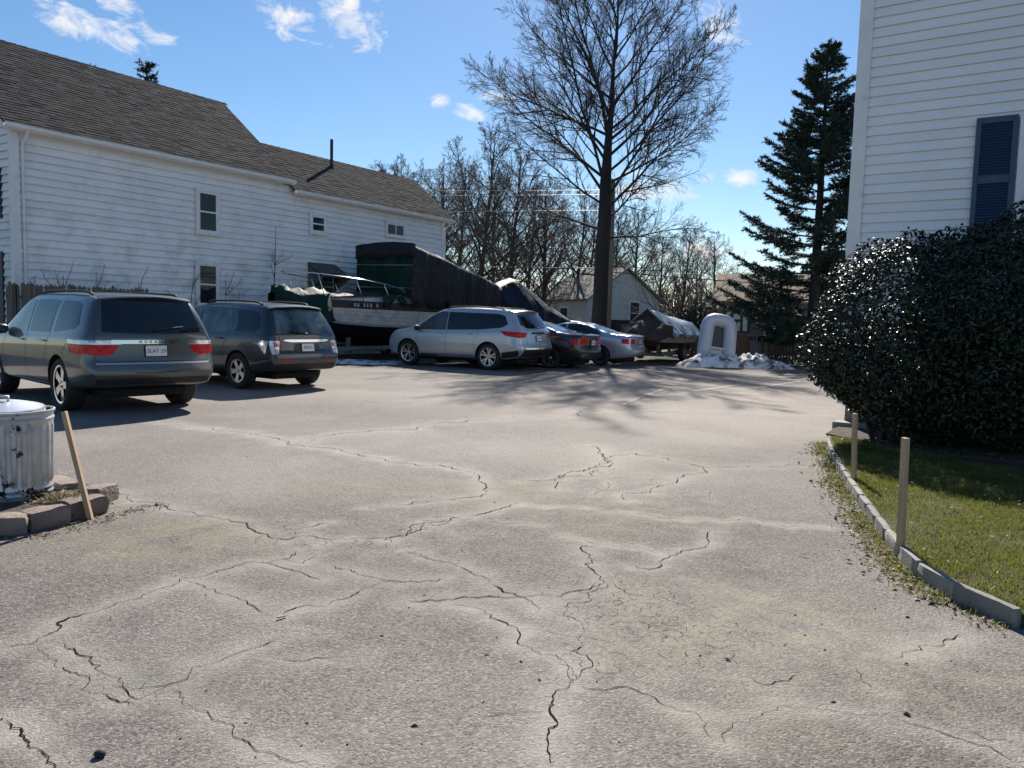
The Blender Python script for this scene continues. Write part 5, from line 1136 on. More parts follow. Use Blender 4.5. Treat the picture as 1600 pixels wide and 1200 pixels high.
for x, w_, z in ((1.0, .35, 2.0), (1.8, .66, 2.08), (2.8, .88, 2.15), (3.9, .98, 2.20), (5.2, 1.02, 2.24)):
    rows.append([(x, -w_ - .1, 1.80), (x, -w_, z - .12), (x, -w_ * .75, z), (x, w_ * .75, z), (x, w_, z - .12), (x, w_ + .1, 1.80)])
cab.sheet(rows); cab.poly(rows[0]); cab.poly(rows[-1]); cab.build('cabin', HULLW, b1, smooth=True, angle=30)
cv = [[(x, y * (w_ + .02), z + .03 + .05 * math.sin(x * 5 + y * 4) * (1 - abs(y)) - .10 * abs(y) ** 3) for y in np.linspace(-1, 1, 13)] for x, w_, z in ((1.3, .5, 2.06), (1.8, .66, 2.10), (2.3, .77, 2.14), (2.8, .88, 2.18), (3.3, .93, 2.21), (3.9, .98, 2.25), (4.6, 1.0, 2.3))]
MB().sheet(cv).build('deck_cover', TARPD, b1, smooth=True, solid=.008)
# bow pulpit
pr = MB(); rl = [(.1, 0, 2.78), (.25, -.3, 2.78), (.9, -.7, 2.74), (2.2, -1.05, 2.66), (3.4, -1.16, 2.54), (4.3, -1.2, 2.40), (4.75, -1.2, 1.95)]
pr.tube(rl, .016, 8); pr.tube([(x, -y, z) for x, y, z in rl], .016, 8); pr.build('pulpit_rail', CHROME, b1, smooth=True)
for x, y, zt_, xb in ((.9, -.7, 2.74, 1.25), (2.2, -1.05, 2.66, 2.6), (3.4, -1.16, 2.54, 3.8)):
    for sg in (1, -1): MB().tube([(x, y * sg, zt_), (xb, y * sg * 1.0, 1.84)], .013, 8).build('stanchion', CHROME, b1, smooth=True)
INK = mk('worn_ink', (.30, .30, .31), .6); rg = random.Random(2)
for q in range(8):
    if q in (2, 6): continue
    xq = 2.15 + .13 * q; o = MB().box(0, rg.uniform(.06, .09), -.004, .004, -.06, .06).build('registration_mark', INK, b1); o.location = (xq, -1.065 - (xq - 2.5) * .13, 1.80); o.rotation_euler = (0, 0, R(-7.5))
grn = MB(); nr = random.Random(4); rows = []
for u in np.linspace(0, 1, 9):
    x = -.35 + 1.75 * u; w_ = .15 + .75 * u ** .7; zt_ = 2.2 + .18 * math.sin(u * 9) * (1 - u) + .1 * u; rows.append([(x + nr.gauss(0, .04), y * w_, zt_ - .35 * abs(y) ** 2 - (.55 if abs(y) > .9 else 0) + nr.gauss(0, .05)) for y in np.linspace(-1.15, 1.15, 13)])
MB().sheet(rows).build('bow_cover', TARPG, b1, smooth=True, solid=.01)
rows = [[(3.3 + .16 * j + nr.gauss(0, .03), -1.16 - .10 * math.sin(k * .8) * (j % 2) - .05 * k * .3, 2.12 - .075 * k * (.6 + .5 * math.sin(j * 1.1)) + nr.gauss(0, .02)) for j in range(8)] for k in range(6)]
MB().sheet(rows).build('loose_tarp_flap', TARPG, b1, smooth=True, solid=.01)
# tarp shelter over the cabin
TX0 = 4.65; hw = 1.42
def tprof(x):
    u = (x - TX0) / 5.2; top_ = 4.0 - 1.12 * u; low = 1.85 - .12 * u
    return [(-hw, low), (-hw * .985, top_ - .12), (-hw * .9, top_), (0, top_ + .10), (hw * .9, top_), (hw * .985, top_ - .12), (hw, low)]
dr_ = drape('tarp_shelter', tprof, np.linspace(TX0, TX0 + 5.2, 110), TARPD, b1, .07, 6.5, 2)
fr_ = []
for k in range(15):
    y = -hw * .97 + 2 * hw * .97 * k / 14; fr_.append([(TX0 + .05 + .05 * math.sin(k * 1.7 + z * 2), y, z) for z in np.linspace(2.1, 3.98 + .08 * (1 - (y / hw) ** 2), 11)])
MB().sheet(fr_).build('front_curtain', TARPG, b1, smooth=True, solid=.01)
vl = []
for k in range(21):
    y = -hw + 2 * hw * k / 20; vl.append([(TX0 - .01 - .03 * math.sin(k * 1.1), y, z) for z in (4.0 + .09 * (1 - (y / hw) ** 2), 3.75, 3.52 + .06 * math.sin(k * 1.9))])
MB().sheet(vl).build('front_valance', TARPD, b1, smooth=True, solid=.01)
for z in (2.45, 3.25): MB().tube([(TX0 - .03, -hw * .95, z), (TX0 - .03, hw * .95, z + .05)], .018, 6).build('frame_pole', ALU, b1)
for x in (TX0 + .3, TX0 + 1.6, TX0 + 2.9):
    MB().tube([(x, -hw - .06, 1.8), (x + .05, -1.24, 1.25), (x + .1, -1.1, .6)], .008, 5).build('tie_rope', mk('rope', (.12, .12, .13), .9), b1)
def trailer(parent, L, B, z=.42, wx=None, x0=-.3):
    GALV = mk('trailer_steel', (.22, .22, .22), .5, .6)
    for sg in (1, -1): MB().box(x0 + 1.2, L, sg * B * .36 - .04, sg * B * .36 + .04, z - .12, z).build('trailer_rail', GALV, parent)
    MB().box(x0 - .8, x0 + 1.3, -.05, .05, z - .12, z - .02).build('trailer_tongue', GALV, parent)
    for x in np.linspace(x0 + 1.3, L - .1, 4): MB().box(x, x + .07, -B * .36, B * .36, z - .19, z - .121).build('cross_member', GALV, parent)
    for sg in (1, -1):
        for w_ in (wx or (L * .62,)): make_wheel(parent, w_, sg * B * .46, .33, .19, .2, (8, .02, .03, 0), ALU)
    MB().tube([(x0 - .55, 0, 0), (x0 - .55, 0, z)], .03, 8).build('jack', GALV, parent)
    for x in (L * .25, L * .55, L * .85):
        for sg in (1, -1): MB().box(x, x + .12, sg * B * .22 - .05, sg * B * .22 + .05, z - .13, z + .28).build('bunk', WOODG, parent)
trailer(b1, 9.2, 2.5, .44, (6.0, 6.8))
# second boat, under a navy tarp
b2o = A0 + UH * 17.0 - NH * 3.1; b2 = thing('covered_boat', 'boat under a navy tarp sloping down behind the silver SUV', 'boat', (b2o.x, b2o.y, 0), RZL)
hull(b2, 6.6, 2.2, .42, .9, 1.35)
def tprof2(x):
    zt_ = float(np.interp(x, [-.6, .25, 1.2, 3.5, 6.2], [2.7, 2.95, 3.25, 2.35, 1.5])); h_ = float(np.interp(x, [-.6, 1, 4, 6.2], [.9, 1.2, 1.15, .9])); lo = .85
    return [(-h_ * 1.05, lo), (-h_, zt_ * .55 + .3), (-h_ * .35, zt_ - .12), (0, zt_), (h_ * .35, zt_ - .12), (h_, zt_ * .55 + .3), (h_ * 1.05, lo)]
drape('tarp', tprof2, np.linspace(-.6, 6.2, 90), TARPB, b2, .08, 5.5, 7)
P2 = [(-.61, y, z) for y, z in tprof2(-.6)]; MB().poly(P2).build('tarp_end', TARPB, b2); trailer(b2, 6.2, 2.2, .42)
# small boat with a silver tarp tent
p = G(1000, 566); b3 = thing('covered_boat', 'small boat under a pitched silver-blue tarp tent right of the pale sedan', 'boat', (p.x - .1, p.y + .2, 0), RZL + R(4))
hull(b3, 4.6, 1.9, .38, .70, 1.0, mat_t=mk('dull_white_hull', (.34, .36, .37), .5, var=.2), mat_b=mk('dull_red_bottom', (.07, .03, .03), .6), bow_rise=.12)
def tprof3(x):
    zt_ = 2.02 - .10 * (x - .9); return [(-1.18, 1.02 - .03 * x), (-.62, 1.5), (0, zt_), (.62, 1.5), (1.18, 1.02)]
drape('tarp_tent', tprof3, np.linspace(.9, 4.7, 80), TARPS, b3, .035, 9, 5)
def tprof4(x): zt_ = float(np.interp(x, [-.5, .9], [1.25, 1.72])); h_ = float(np.interp(x, [-.5, .9], [.35, 1.0])); return [(-h_ * 1.1, .85), (-h_, zt_ - .35), (0, zt_), (h_, zt_ - .35), (h_ * 1.1, .85)]
drape('bow_tarp', tprof4, np.linspace(-.5, 1.0, 30), TARPBR, b3, .04, 8, 6)
MB().tube([(.92, -.9, 1.25), (.92, 0, 2.0), (.92, .9, 1.25)], .02, 6).build('tent_pole', ALU, b3); trailer(b3, 4.4, 1.9, .38)
# inflatable dinghy stood on its stern
p = G(1122, 573); dg_ = thing('inflatable_dinghy', 'pale grey inflatable dinghy stood upright on its stern behind the snow', 'boat', (p.x, p.y + .5, 0), R(4)); dg_.rotation_euler = (R(-7), R(7), R(6))
PVC = mk('grey_pvc', (.46, .50, .57), .4, var=.08, scale=2); PTS = []
for x_, z_ in ((-.42, 1.32), (-.40, 1.46), (-.33, 1.56), (-.2, 1.61), (0, 1.62), (.2, 1.61), (.33, 1.56), (.40, 1.46), (.42, 1.32)): PTS.append((x_, 0, z_))
path = [(-.46, 0, .02), (-.46, 0, .1), (-.45, 0, .6), (-.43, 0, 1.1)] + PTS + [(.43, 0, 1.1), (.45, 0, .6), (.46, 0, .1), (.46, 0, .02)]
MB().tube(path, [.08, .2] + [.24] * (len(path) - 4) + [.2, .08], 16).build('tube', PVC, dg_, smooth=True, angle=60)
MB().box(-.34, .34, -.02, .03, .12, .62).build('floor', PVC, dg_, bevel=.01); MB().box(-.30, .30, .04, .07, .6, 1.46).build('inner_floor', mk('dark_pvc', (.03, .035, .045), .5), dg_, bevel=.01)
MB().box(-.36, .36, -.12, .02, .58, .66).build('seat', PVC, dg_, bevel=.01)

# ------------------------------------------------------------------ snow
def lump(name, label, pts, h, seed, mat=SNOW, group=None, cat='snow'):
    c_ = sum((Vector(p) for p in pts), Vector()) / len(pts); n = 46; xs = [p[0] for p in pts]; ys = [p[1] for p in pts]
    GXx, GYy = np.meshgrid(np.linspace(min(xs), max(xs), n * 2), np.linspace(min(ys), max(ys), n // 2)); u = (GXx - min(xs)) / (max(xs) - min(xs)) * 2 - 1; v = (GYy - min(ys)) / (max(ys) - min(ys)) * 2 - 1
    e = np.clip(1 - np.abs(u) ** 3.2, 0, 1) * np.clip(1 - v ** 2, 0, 1); z = h * e ** .6 * (.45 + 1.5 * np.clip(fbm(GXx * 1.3 + seed * 7, GYy * 1.3, 3) + .32, 0, 1)) + e * fbm(GXx * 6 + seed, GYy * 6, 3) * h * .65 - .03
    V_ = np.stack([GXx - c_.x, GYy - c_.y, z], -1).reshape(-1, 3); a, b_ = GXx.shape; ii = np.arange(a * b_).reshape(a, b_); o = npmesh(name, V_, np.stack([ii[:-1, :-1], ii[:-1, 1:], ii[1:, 1:], ii[1:, :-1]], -1).reshape(-1, 4), mat, None, True); o.location = (c_.x, c_.y, 0); tag(o, label, cat, group); return o
a, b_ = G(1068, 573), G(1246, 579); lump('snow_pile', 'dirty snow pile along the far edge of the lot in front of the dinghy', [(a.x, 26.5, 0), (b_.x + .2, 27.9, 0)], .5, 1)
a, b_ = G(515, 563), G(655, 563); lump('snow_patch', 'thin strip of old snow beside the boat trailer', [(a.x, 23.8, 0), (b_.x, 25.3, 0)], .10, 2)
# brush heap
p = G(1232, 574); bh = Tubes(); rs = random.Random(9)
for k in range(160):
    q = np.array([rs.gauss(0, .45), rs.gauss(0, .3), rs.uniform(0, .25)]); bh.add(np.array([q, q + np.array([rs.gauss(0, .35), rs.gauss(0, .2), rs.uniform(.05, .5)])]), [.014, .006], 4)
o = bh.build('brush_heap', TWIG, None); o.location = (p.x, p.y + .9, 0); tag(o, 'heap of dark brushwood at the right end of the snow pile', 'brush')
# things leaning on the back fence
PLY = mk('plywood', (.16, .09, .05), .8, var=.25); GRB = mk('grey_board', (.15, .17, .18), .7, var=.2)
for px0, px1, z1, m_, nm, lb in ((1156, 1176, .95, PLY, 'plywood_sheet', 'brown plywood sheet leaning on the back fence by the dinghy'), (1176, 1193, .85, GRB, 'grey_panel', 'grey panel leaning on the back fence right of the plywood')):
    a, b_ = AT(px0, 545, 31.4), AT(px1, 545, 31.3); t_ = MB().box(0, b_.x - a.x, 0, .02, 0, z1).build(nm, m_, bevel=.003); t_.location = (a.x, 31.7, .0); t_.rotation_euler = (R(-12), 0, 0); tag(t_, lb, 'board')
a, b_ = AT(1186, 528, 30.6), AT(1262, 528, 30.2); gt = thing('tarped_rack', 'low rack under a dark green tarp with snow along its top, left of the bush', 'rack', (a.x, 30.4, 0))
Lr = b_.x - a.x
drape('tarp', lambda x: [(-.4, .78), (-.36, 1.0), (0, 1.06), (.36, 1.0), (.4, .78)], np.linspace(0, Lr, 30), TARPG, gt, .02, 6, 3)
for x in (.1, Lr - .15):
    for y in (-.3, .24): MB().box(x, x + .06, y, y + .06, 0, .98).build('leg', WOODG, gt)
o = lump('snow_strip', 'strip of snow lying on the green tarped rack', [(a.x + .5, 30.25, 0), (b_.x, 30.55, 0)], .07, 5); o.location.z = 1.06

# ------------------------------------------------------------------ houses at the back
def back_house(name, label, loc, rz, W, L, eave, peak, wallm, roofm, wins):
    t_ = thing(name, label, 'house', loc, rz); m_ = MB(); h2 = W / 2
    m_.add([(-h2, 0, -.3), (h2, 0, -.3), (h2, L, -.3), (-h2, L, -.3), (-h2, 0, eave), (h2, 0, eave), (h2, L, eave), (-h2, L, eave), (0, 0, peak), (0, L, peak)], [(0, 1, 5, 8, 4), (1, 2, 6, 5), (2, 3, 7, 9, 6), (3, 0, 4, 7), (4, 8, 9, 7), (5, 6, 9, 8)]); m_.build('wall', wallm, t_)
    for sg in (-1, 1):
        ov = .3; sl_ = (peak - eave) / h2; a = (sg * (h2 + ov), eave - sl_ * ov + .03); b_ = (0, peak + .03)
        r_ = MB(); r_.add([(a[0], -.3, a[1]), (a[0], L + .3, a[1]), (b_[0], L + .3, b_[1]), (b_[0], -.3, b_[1]), (a[0], -.3, a[1] + .12), (a[0], L + .3, a[1] + .12), (b_[0], L + .3, b_[1] + .12), (b_[0], -.3, b_[1] + .12)], BOXF); r_.build('roof', roofm, t_)
    for face, u, z0, z1, w_ in wins:
        if face == 'g':
            f = MB().box(u - w_ / 2 - .1, u + w_ / 2 + .1, -.05, -.003, z0 - .1, z1 + .1).build('window', TRIM, t_); MB().box(u - w_ / 2, u + w_ / 2, -.07, -.052, z0, z1).build('pane', FPANE, f); MB().box(u - w_ / 2, u + w_ / 2, -.08, -.071, (z0 + z1) / 2 - .025, (z0 + z1) / 2 + .025).build('sash', TRIM, f)
        else:
            f = MB().box(-h2 - .05, -h2 - .003, u - w_ / 2 - .1, u + w_ / 2 + .1, z0 - .1, z1 + .1).build('window', TRIM, t_); MB().box(-h2 - .07, -h2 - .052, u - w_ / 2, u + w_ / 2, z0, z1).build('pane', FPANE, f)
    return t_
FPANE = mk('far_pane', (.015, .018, .022), .4, spec=.15); GROOF = mk('pale_shingles', (.19, .18, .165), .9, var=.2, bump=.3); TROOF = mk('tan_shingles', (.22, .16, .11), .9, var=.2); WSID = mk('far_white_wall', (.55, .55, .54), .7, var=.06); DSID = mk('far_grey_wall', (.17, .145, .13), .8, var=.15)
p = AT(976, 480, 55); back_house('small_white_house', 'small white gabled house behind the big tree', (p.x, 55, 0), R(33), 6.6, 5.4, 2.95, 5.1, WSID, GROOF, [('g', .9, 1.3, 2.8, .8), ('g', -2.2, 1.2, 2.6, .8), ('s', 2.6, 1.2, 2.3, .8)])
p = AT(1127, 480, 47); h2_ = back_house('tan_roofed_house', 'dark house with a tan roof seen through the spruce', (p.x, 47, 0), R(-108), 6.5, 11.0, 2.75, 4.3, DSID, TROOF, [])
f = MB().box(3.252, 3.31, .35, 1.75, 1.0, 2.45).build('window', mk('dark_frame', (.03, .035, .03), .6), h2_)
for y0_, y1_, z0_, z1_ in ((.48, .72, 1.1, 2.35), (.86, 1.24, 1.75, 2.35), (.86, 1.02, 1.1, 1.6), (1.08, 1.24, 1.1, 1.6), (1.38, 1.62, 1.1, 2.35)): MB().box(3.311, 3.33, y0_, y1_, z0_, z1_).build('pane', mk('pale_curtain_pane', (.55, .57, .55), .3), f)
MB().box(3.26, 5.2, 2.4, 8.0, 1.25, 1.45).build('porch_beam', TRIM, h2_)
for y0_ in (2.5, 5.0, 7.8): MB().box(5.0, 5.12, y0_, y0_ + .12, -.05, 1.249).build('porch_post', TRIM, h2_)
# utility pole with wires
p = AT(951, 480, 44); UP = thing('utility_pole', 'pale wooden utility pole directly right of the big trunk', 'pole', (p.x, 44, 0)); PW = mk('pole_wood', (.20, .165, .135), .85, var=.2, stretch=(1, 1, .2))
MB().tube([(0, 0, -.1), (.02, 0, 4), (.0, 0, 9.3)], [.17, .15, .13], 12).build('pole', PW, UP, smooth=True)
for k, (zz, end) in enumerate(((8.7, (-60, 52, 8.9)), (8.45, (-60, 52, 8.5)), (7.6, (-60, 54, 7.6)), (4.4, (-40, 46, 4.7)), (4.2, (45, 33, 2.3)))):
    e = Vector(end) - Vector((p.x, 44, 0)); P = [(0 + e.x * u, e.y * u, zz + (end[2] - zz) * u - 1.0 * u * (1 - u)) for u in np.linspace(0, 1, 14)]
    MB().tube(P, .018 if k < 3 else .024, 5).build('wire', mk('wire_%d' % k, (.03, .03, .03), .6) if k > 2 else mk('wire_pale', (.28, .28, .28), .5), UP)
p = AT(978, 497, 47); MB_ = MB().box(-1.15, 1.15, -.4, .4, 0, 1.55); o = MB_.build('covered_trailer', TARPB, None, bevel=.06, seg=2); o.location = (p.x, 47, 0); tag(o, 'dark navy covered box trailer in front of the small white house', 'trailer')
# ------------------------------------------------------------------ left corner: trash can, stones, stake
BED = .07
cc = G(25, 780, BED); can = thing('trash_can', 'dented galvanised trash can with loose lid at the left edge', 'trash can', (cc.x - .085, cc.y + .12, BED - .01)); can.scale = (1, 1, .975)
GALV = mk('galvanised_steel', (.48, .49, .51), .42, .55, var=.14, scale=9, dirt=(.02, .02, .022), dscale=6, dlo=.585, dhi=.605, bump=.15, bscale=18)
n = 192; rows = []
for z, r_, rib in [(0, .235, 0), (.01, .24, 0), (.03, .243, 0), (.045, .25, 0), (.06, .243, 0), (.085, .25, 0), (.10, .245, 0), (.12, .246, 0), (.135, .247, 1), (.3, .255, 1), (.48, .264, 1), (.56, .268, 1), (.575, .269, 0), (.60, .272, 0), (.62, .278, 0), (.635, .271, 0), (.66, .274, 0), (.672, .284, 0), (.684, .284, 0), (.686, .272, 0), (.6, .266, 0)]:
    rows.append([((r_ + rib * .006 * (1 if (k % 8) < 4 else -1) + .006 * math.sin(k * .065 + z * 6)) * math.cos(2 * math.pi * k / n), (r_ + rib * .006 * (1 if (k % 8) < 4 else -1) + .006 * math.sin(k * .065 + z * 6)) * math.sin(2 * math.pi * k / n), z) for k in range(n)])
m_ = MB().sheet(rows, close=True); m_.poly(list(reversed(rows[0]))); m_.build('can', GALV, can, smooth=True, angle=28)
hd = MB().tube([(.262, -.10, .585), (.30, -.09, .585), (.30, -.09, .53), (.30, .01, .53), (.30, .01, .585), (.262, .02, .585)], .007, 8); ho = hd.build('handle', GALV, can, smooth=True); ho.rotation_euler = (0, 0, R(-38))
lid = MB().lathe([(.001, .05), (.06, .05), (.09, .042), (.2, .03), (.262, .012), (.28, .012), (.287, -.012), (.283, -.012), (.275, .006), (.09, .034), (.001, .04)], 64); lo = lid.build('lid', mk('lid_steel', (.66, .67, .69), .36, .8, var=.12, scale=6), can, smooth=True, angle=30); lo.location = (-.075, -.01, .697); lo.rotation_euler = (R(2), R(3.5), 0)
MB().tube([(-.05, 0, .045), (-.05, 0, .085), (.05, 0, .085), (.05, 0, .045)], .010, 8).build('lid_handle', GALV, lo, smooth=True)
# raised bed of soil behind the stones
STN = mk('kerb_stone', (.19, .15, .125), .9, var=.25, scale=7, bump=.7, bscale=28, bdist=.02, objvar=.15)
def rough_block(lx, ly, lz, seed, jit=.012):
    nr = random.Random(seed); bm = bmesh.new(); bmesh.ops.create_cube(bm, size=1)
    bmesh.ops.subdivide_edges(bm, edges=bm.edges, cuts=3, use_grid_fill=True)
    for v in bm.verts:
        q = Vector((v.co.x * 2, v.co.y * 2, v.co.z * 2)); e = sum(1 for c_ in q if abs(c_) > .99); s_ = 1 - (.0 if e < 2 else (.045 if e == 2 else .10)); v.co = Vector((v.co.x * lx * s_, v.co.y * ly * s_, v.co.z * lz * (s_ if q.z > 0 else 1))) + Vector((nr.gauss(0, jit * .4), nr.gauss(0, jit * .4), nr.gauss(0, jit * .3)))
    me = bpy.data.meshes.new('stone'); bm.to_mesh(me); bm.free(); me.polygons.foreach_set('use_smooth', [True] * len(me.polygons)); me.set_sharp_from_angle(angle=R(50)); return me
edge = [(-70, 842), (-28, 838), (10, 834), (45, 831), (82, 826), (118, 818), (150, 809), (176, 800), (186, 788)]
blocks = [((-28, 840), (44, 834), 'kerb stone at the left picture edge, in front of the trash can'), ((47, 831), (114, 817), 'middle kerb stone in front of the trash can'), ((110, 812), (172, 798), 'kerb stone at the foot of the leaning left stake'), ((152, 792), (184, 778), 'corner kerb stone behind the leaning left stake'), ((128, 774), (90, 762), 'kerb stone right behind the trash can base')]
for k, (a, b_, lb) in enumerate(blocks):
    pa, pb_ = G(*a), G(*b_); d = pb_ - pa; L = d.length; me = rough_block(L * .98, .17, .13, k + 3); me.materials.append(STN); nrm = Vector((-d.y, d.x, 0)).normalized(); nrm = nrm if nrm.y > 0 else -nrm
    if k == 3: nrm = Vector((-.8, .3, 0)).normalized()
    if k == 4: nrm = Vector((-.3, -1, 0)).normalized()
    c_ = (pa + pb_) / 2 + nrm * .085; o = bpy.data.objects.new('kerb_stone', me); link(o); o.location = (c_.x, c_.y, .055); o.rotation_euler = (random.gauss(0, .02), random.gauss(0, .02), math.atan2(d.y, d.x)); tag(o, lb, 'kerb stone', 'brown stones round the trash can bed')
bedp = [G(-140, 838), G(-28, 826), G(46, 820), G(110, 808), G(165, 792), G(160, 776), G(120, 765), G(70, 752), G(-60, 742), G(-170, 742)]
bm = bmesh.new(); vs = [bm.verts.new((p_.x, p_.y, BED)) for p_ in bedp]; bm.faces.new(vs); bmesh.ops.triangulate(bm, faces=bm.faces); bmesh.ops.subdivide_edges(bm, edges=bm.edges, cuts=6, use_grid_fill=True)
for v in bm.verts: v.co.z += .03 * float(fbm(np.array([v.co.x * 5]), np.array([v.co.y * 5]), 3)[0])
me = bpy.data.meshes.new('planting_bed'); bm.to_mesh(me); bm.free(); me.materials.append(SOIL); o = bpy.data.objects.new('planting_bed', me); link(o); tag(o, 'small soil bed behind the stones under the trash can', 'soil', kind='structure')
STK = mk('stake_wood', (.36, .26, .155), .8, var=.2, scale=3, stretch=(9, 9, 1.2), bump=.25, bscale=15, objvar=.12)
def stake(p0, p1, w_, d_, label, rz=0, holes=()):
    t_ = thing('wooden_stake', label, 'stake', p0, 0, 'wooden stakes at the drive edge'); v = Vector(p1) - Vector(p0); L = v.length
    m_ = MB().box(-w_ / 2, w_ / 2, -d_ / 2, d_ / 2, -.08, L); o = m_.build('post', STK, t_, bevel=.003)
    qr = v.to_track_quat('Z', 'Y'); o.rotation_euler = (qr @ Matrix.Rotation(rz, 3, 'Z').to_quaternion()).to_euler()
    for h in holes: MB().lathe([(.001, .004), (.005, .003), (.006, 0)], 8).build('nail', ALU, o).matrix_local = Matrix.Translation((0, -d_ / 2, L * h)) @ Matrix.Rotation(R(90), 4, 'X')
p0 = G(141, 809); tp_ = AT(100, 643, p0.y + .02); stake(p0, tp_, .058, .03, 'weathered stake leaning left beside the trash can', .35)
LAWN = .09
p0 = G(1407, 850, LAWN); tp_ = AT(1415, 684, p0.y); stake(p0, tp_, .052, .03, 'nearer upright stake in the grass on the right, with nails', .25, (.95, .73, .52))
p0 = G(1334, 746, LAWN); tp_ = AT(1336, 646, p0.y); stake(p0, tp_, .05, .03, 'farther shorter stake near the end of the kerb by the bush', .25, (.9, .5))
rc = [G(-20, 812, BED + .02), G(30, 803, BED + .035), G(70, 799, BED + .03), G(104, 793, BED + .03)]
o = MB().tube([tuple(q) for q in rc], .006, 6).build('red_cord', mk('red_cord', (.30, .03, .025), .6)); tag(o, 'thin red cord lying on the soil in front of the trash can', 'cord')

# ------------------------------------------------------------------ right lawn with its edging blocks
kp = [(1290, 692), (1296, 712), (1308, 735), (1322, 760), (1338, 785), (1352, 806), (1372, 836), (1395, 866), (1420, 895), (1448, 918), (1482, 938), (1520, 958), (1560, 974), (1600, 988), (1650, 1006)]
KG = [G(*q) for q in kp]
def along(pts, st):
    out = [pts[0]]; acc_ = 0
    for a, b_ in zip(pts[:-1], pts[1:]):
        L = (b_ - a).length; s_ = st - acc_
        while s_ < L: out.append(a + (b_ - a) * (s_ / L)); s_ += st
        acc_ = L - (s_ - st)
    return out
KP = along(KG, .40); KST = mk('edging_concrete', (.23, .215, .195), .9, var=.25, scale=9, bump=.5, bscale=45, dirt=(.16, .15, .12), dscale=5, dlo=.5, dhi=.7, objvar=.15)
nb = len(KP) - 1
for k, (a, b_) in enumerate(zip(KP[:-1], KP[1:])):
    d = b_ - a; me = rough_block(d.length - .012, .05, .14, 80 + k, .005); me.materials.append(KST); nrm = Vector((-d.y, d.x, 0)).normalized(); nrm = nrm if nrm.x > 0 else -nrm
    c_ = (a + b_) / 2 + nrm * .03; o = bpy.data.objects.new('edging_block', me); link(o); o.location = (c_.x, c_.y, .036 - .046 * max(0, 1 - k / 15)); o.rotation_euler = (0, random.gauss(0, .015), math.atan2(d.y, d.x)); tag(o, '%s concrete block of the lawn kerb, counted from the bush end' % ['first', 'second', 'third', 'fourth', 'fifth', 'sixth', 'seventh', 'eighth', 'ninth', 'tenth', 'eleventh', 'twelfth', 'thirteenth', 'fourteenth', 'fifteenth', 'sixteenth', 'seventeenth', 'eighteenth', 'nineteenth', 'twentieth', 'twenty-first', 'twenty-second'][k], 'edging block', 'concrete blocks edging the lawn')
poly = [(q.x + .05, q.y) for q in KG] + [(9, 2.2), (12, 6), (12, 10), tuple((B0 + UR * 6 - NR * .02)[:2]), tuple((B0 - NR * .02)[:2]), (B0.x - .35, B0.y - .6)]
LAWNM = mk('lawn_soil', (.045, .042, .02), .95, var=.35, scale=9, bump=.6, bscale=40, bdist=.02)
MB().prism(poly, -.02, LAWN - .015).build('lawn', LAWNM); lw = bpy.data.objects['lawn']; tag(lw, 'raised lawn between the kerb and the white house', 'lawn', kind='structure')
def inside(P, poly_):
    x, y = P[:, 0], P[:, 1]; ins = np.zeros(len(P), bool); n = len(poly_)
    for i in range(n):
        (x1, y1), (x2, y2) = poly_[i], poly_[i - 1]; c_ = ((y1 > y) != (y2 > y)) & (x < (x2 - x1) * (y - y1) / (y2 - y1 + 1e-12) + x1); ins ^= c_
    return ins
def blades(name, label, P, z, hgt, wid, mat, lean=.5, seed=1, cat='grass'):
    nr = np.random.default_rng(seed); n = len(P); a = nr.uniform(0, 6.28, n); h = nr.uniform(*hgt, n); w_ = nr.uniform(*wid, n); la = nr.uniform(0, 6.28, n); le = np.abs(nr.normal(0, lean, n)) * h
    B = np.column_stack([P, np.broadcast_to(z, n)]); s_ = np.column_stack([np.cos(a), np.sin(a), np.zeros(n)]) * w_[:, None]; mid = B + np.column_stack([np.cos(la) * le * .35, np.sin(la) * le * .35, h * .6]); tip = B + np.column_stack([np.cos(la) * le, np.sin(la) * le, h * np.clip(1 - .25 * le / h, .2, 1)])
    V_ = np.stack([B - s_, B + s_, mid + s_ * .75, mid - s_ * .75, tip], 1).reshape(-1, 3); i = np.arange(n)[:, None] * 5
    F_ = np.concatenate([i + [[0, 1, 2]], i + [[0, 2, 3]], i + [[3, 2, 4]]], 0); o = npmesh(name, V_, F_, mat); tag(o, label, cat, kind='stuff'); return o
nr = np.random.default_rng(3)
GRASS = mk('grass_blades', (.13, .14, .032), .55, var=.35, scale=1.6, island=.7, spec=.12, dirt=(.26, .21, .10), dscale=2.2, dlo=.44, dhi=.60)
tr_ = GRASS.node_tree; bs = tr_.nodes['Principled BSDF']; tl = N(tr_, 'ShaderNodeBsdfTranslucent'); tl.inputs[0].default_value = (.17, .20, .03, 1); ms_ = N(tr_, 'ShaderNodeMixShader'); ms_.inputs[0].default_value = .45; out_ = tr_.nodes['Material Output']; tr_.links.new(bs.outputs[0], ms_.inputs[1]); tr_.links.new(tl.outputs[0], ms_.inputs[2]); tr_.links.new(ms_.outputs[0], out_.inputs[0])
Q = nr.uniform((2.0, 2.9), (6.6, 10.6), (400000, 2)); gpoly = [(q.x + .07, q.y) for q in KG] + [(6.5, 3.0), (6.6, 6.4), (4.9, 8.35), (4.35, 9.9)]
Q = Q[inside(Q, gpoly)]; dq = Q[:, 1]; vis = Q[:, 0] < .72 * dq + .4; Q = Q[vis]; th = fbm(Q[:, 0] * 2.3, Q[:, 1] * 2.3, 3); Q = Q[nr.random(len(Q)) < np.clip(.75 + th * 1.6, .2, 1)]
blades('grass', 'short tufty lawn grass inside the kerb', Q, LAWN - .018, (.018, .05), (.0014, .0028), GRASS, .95, 4)
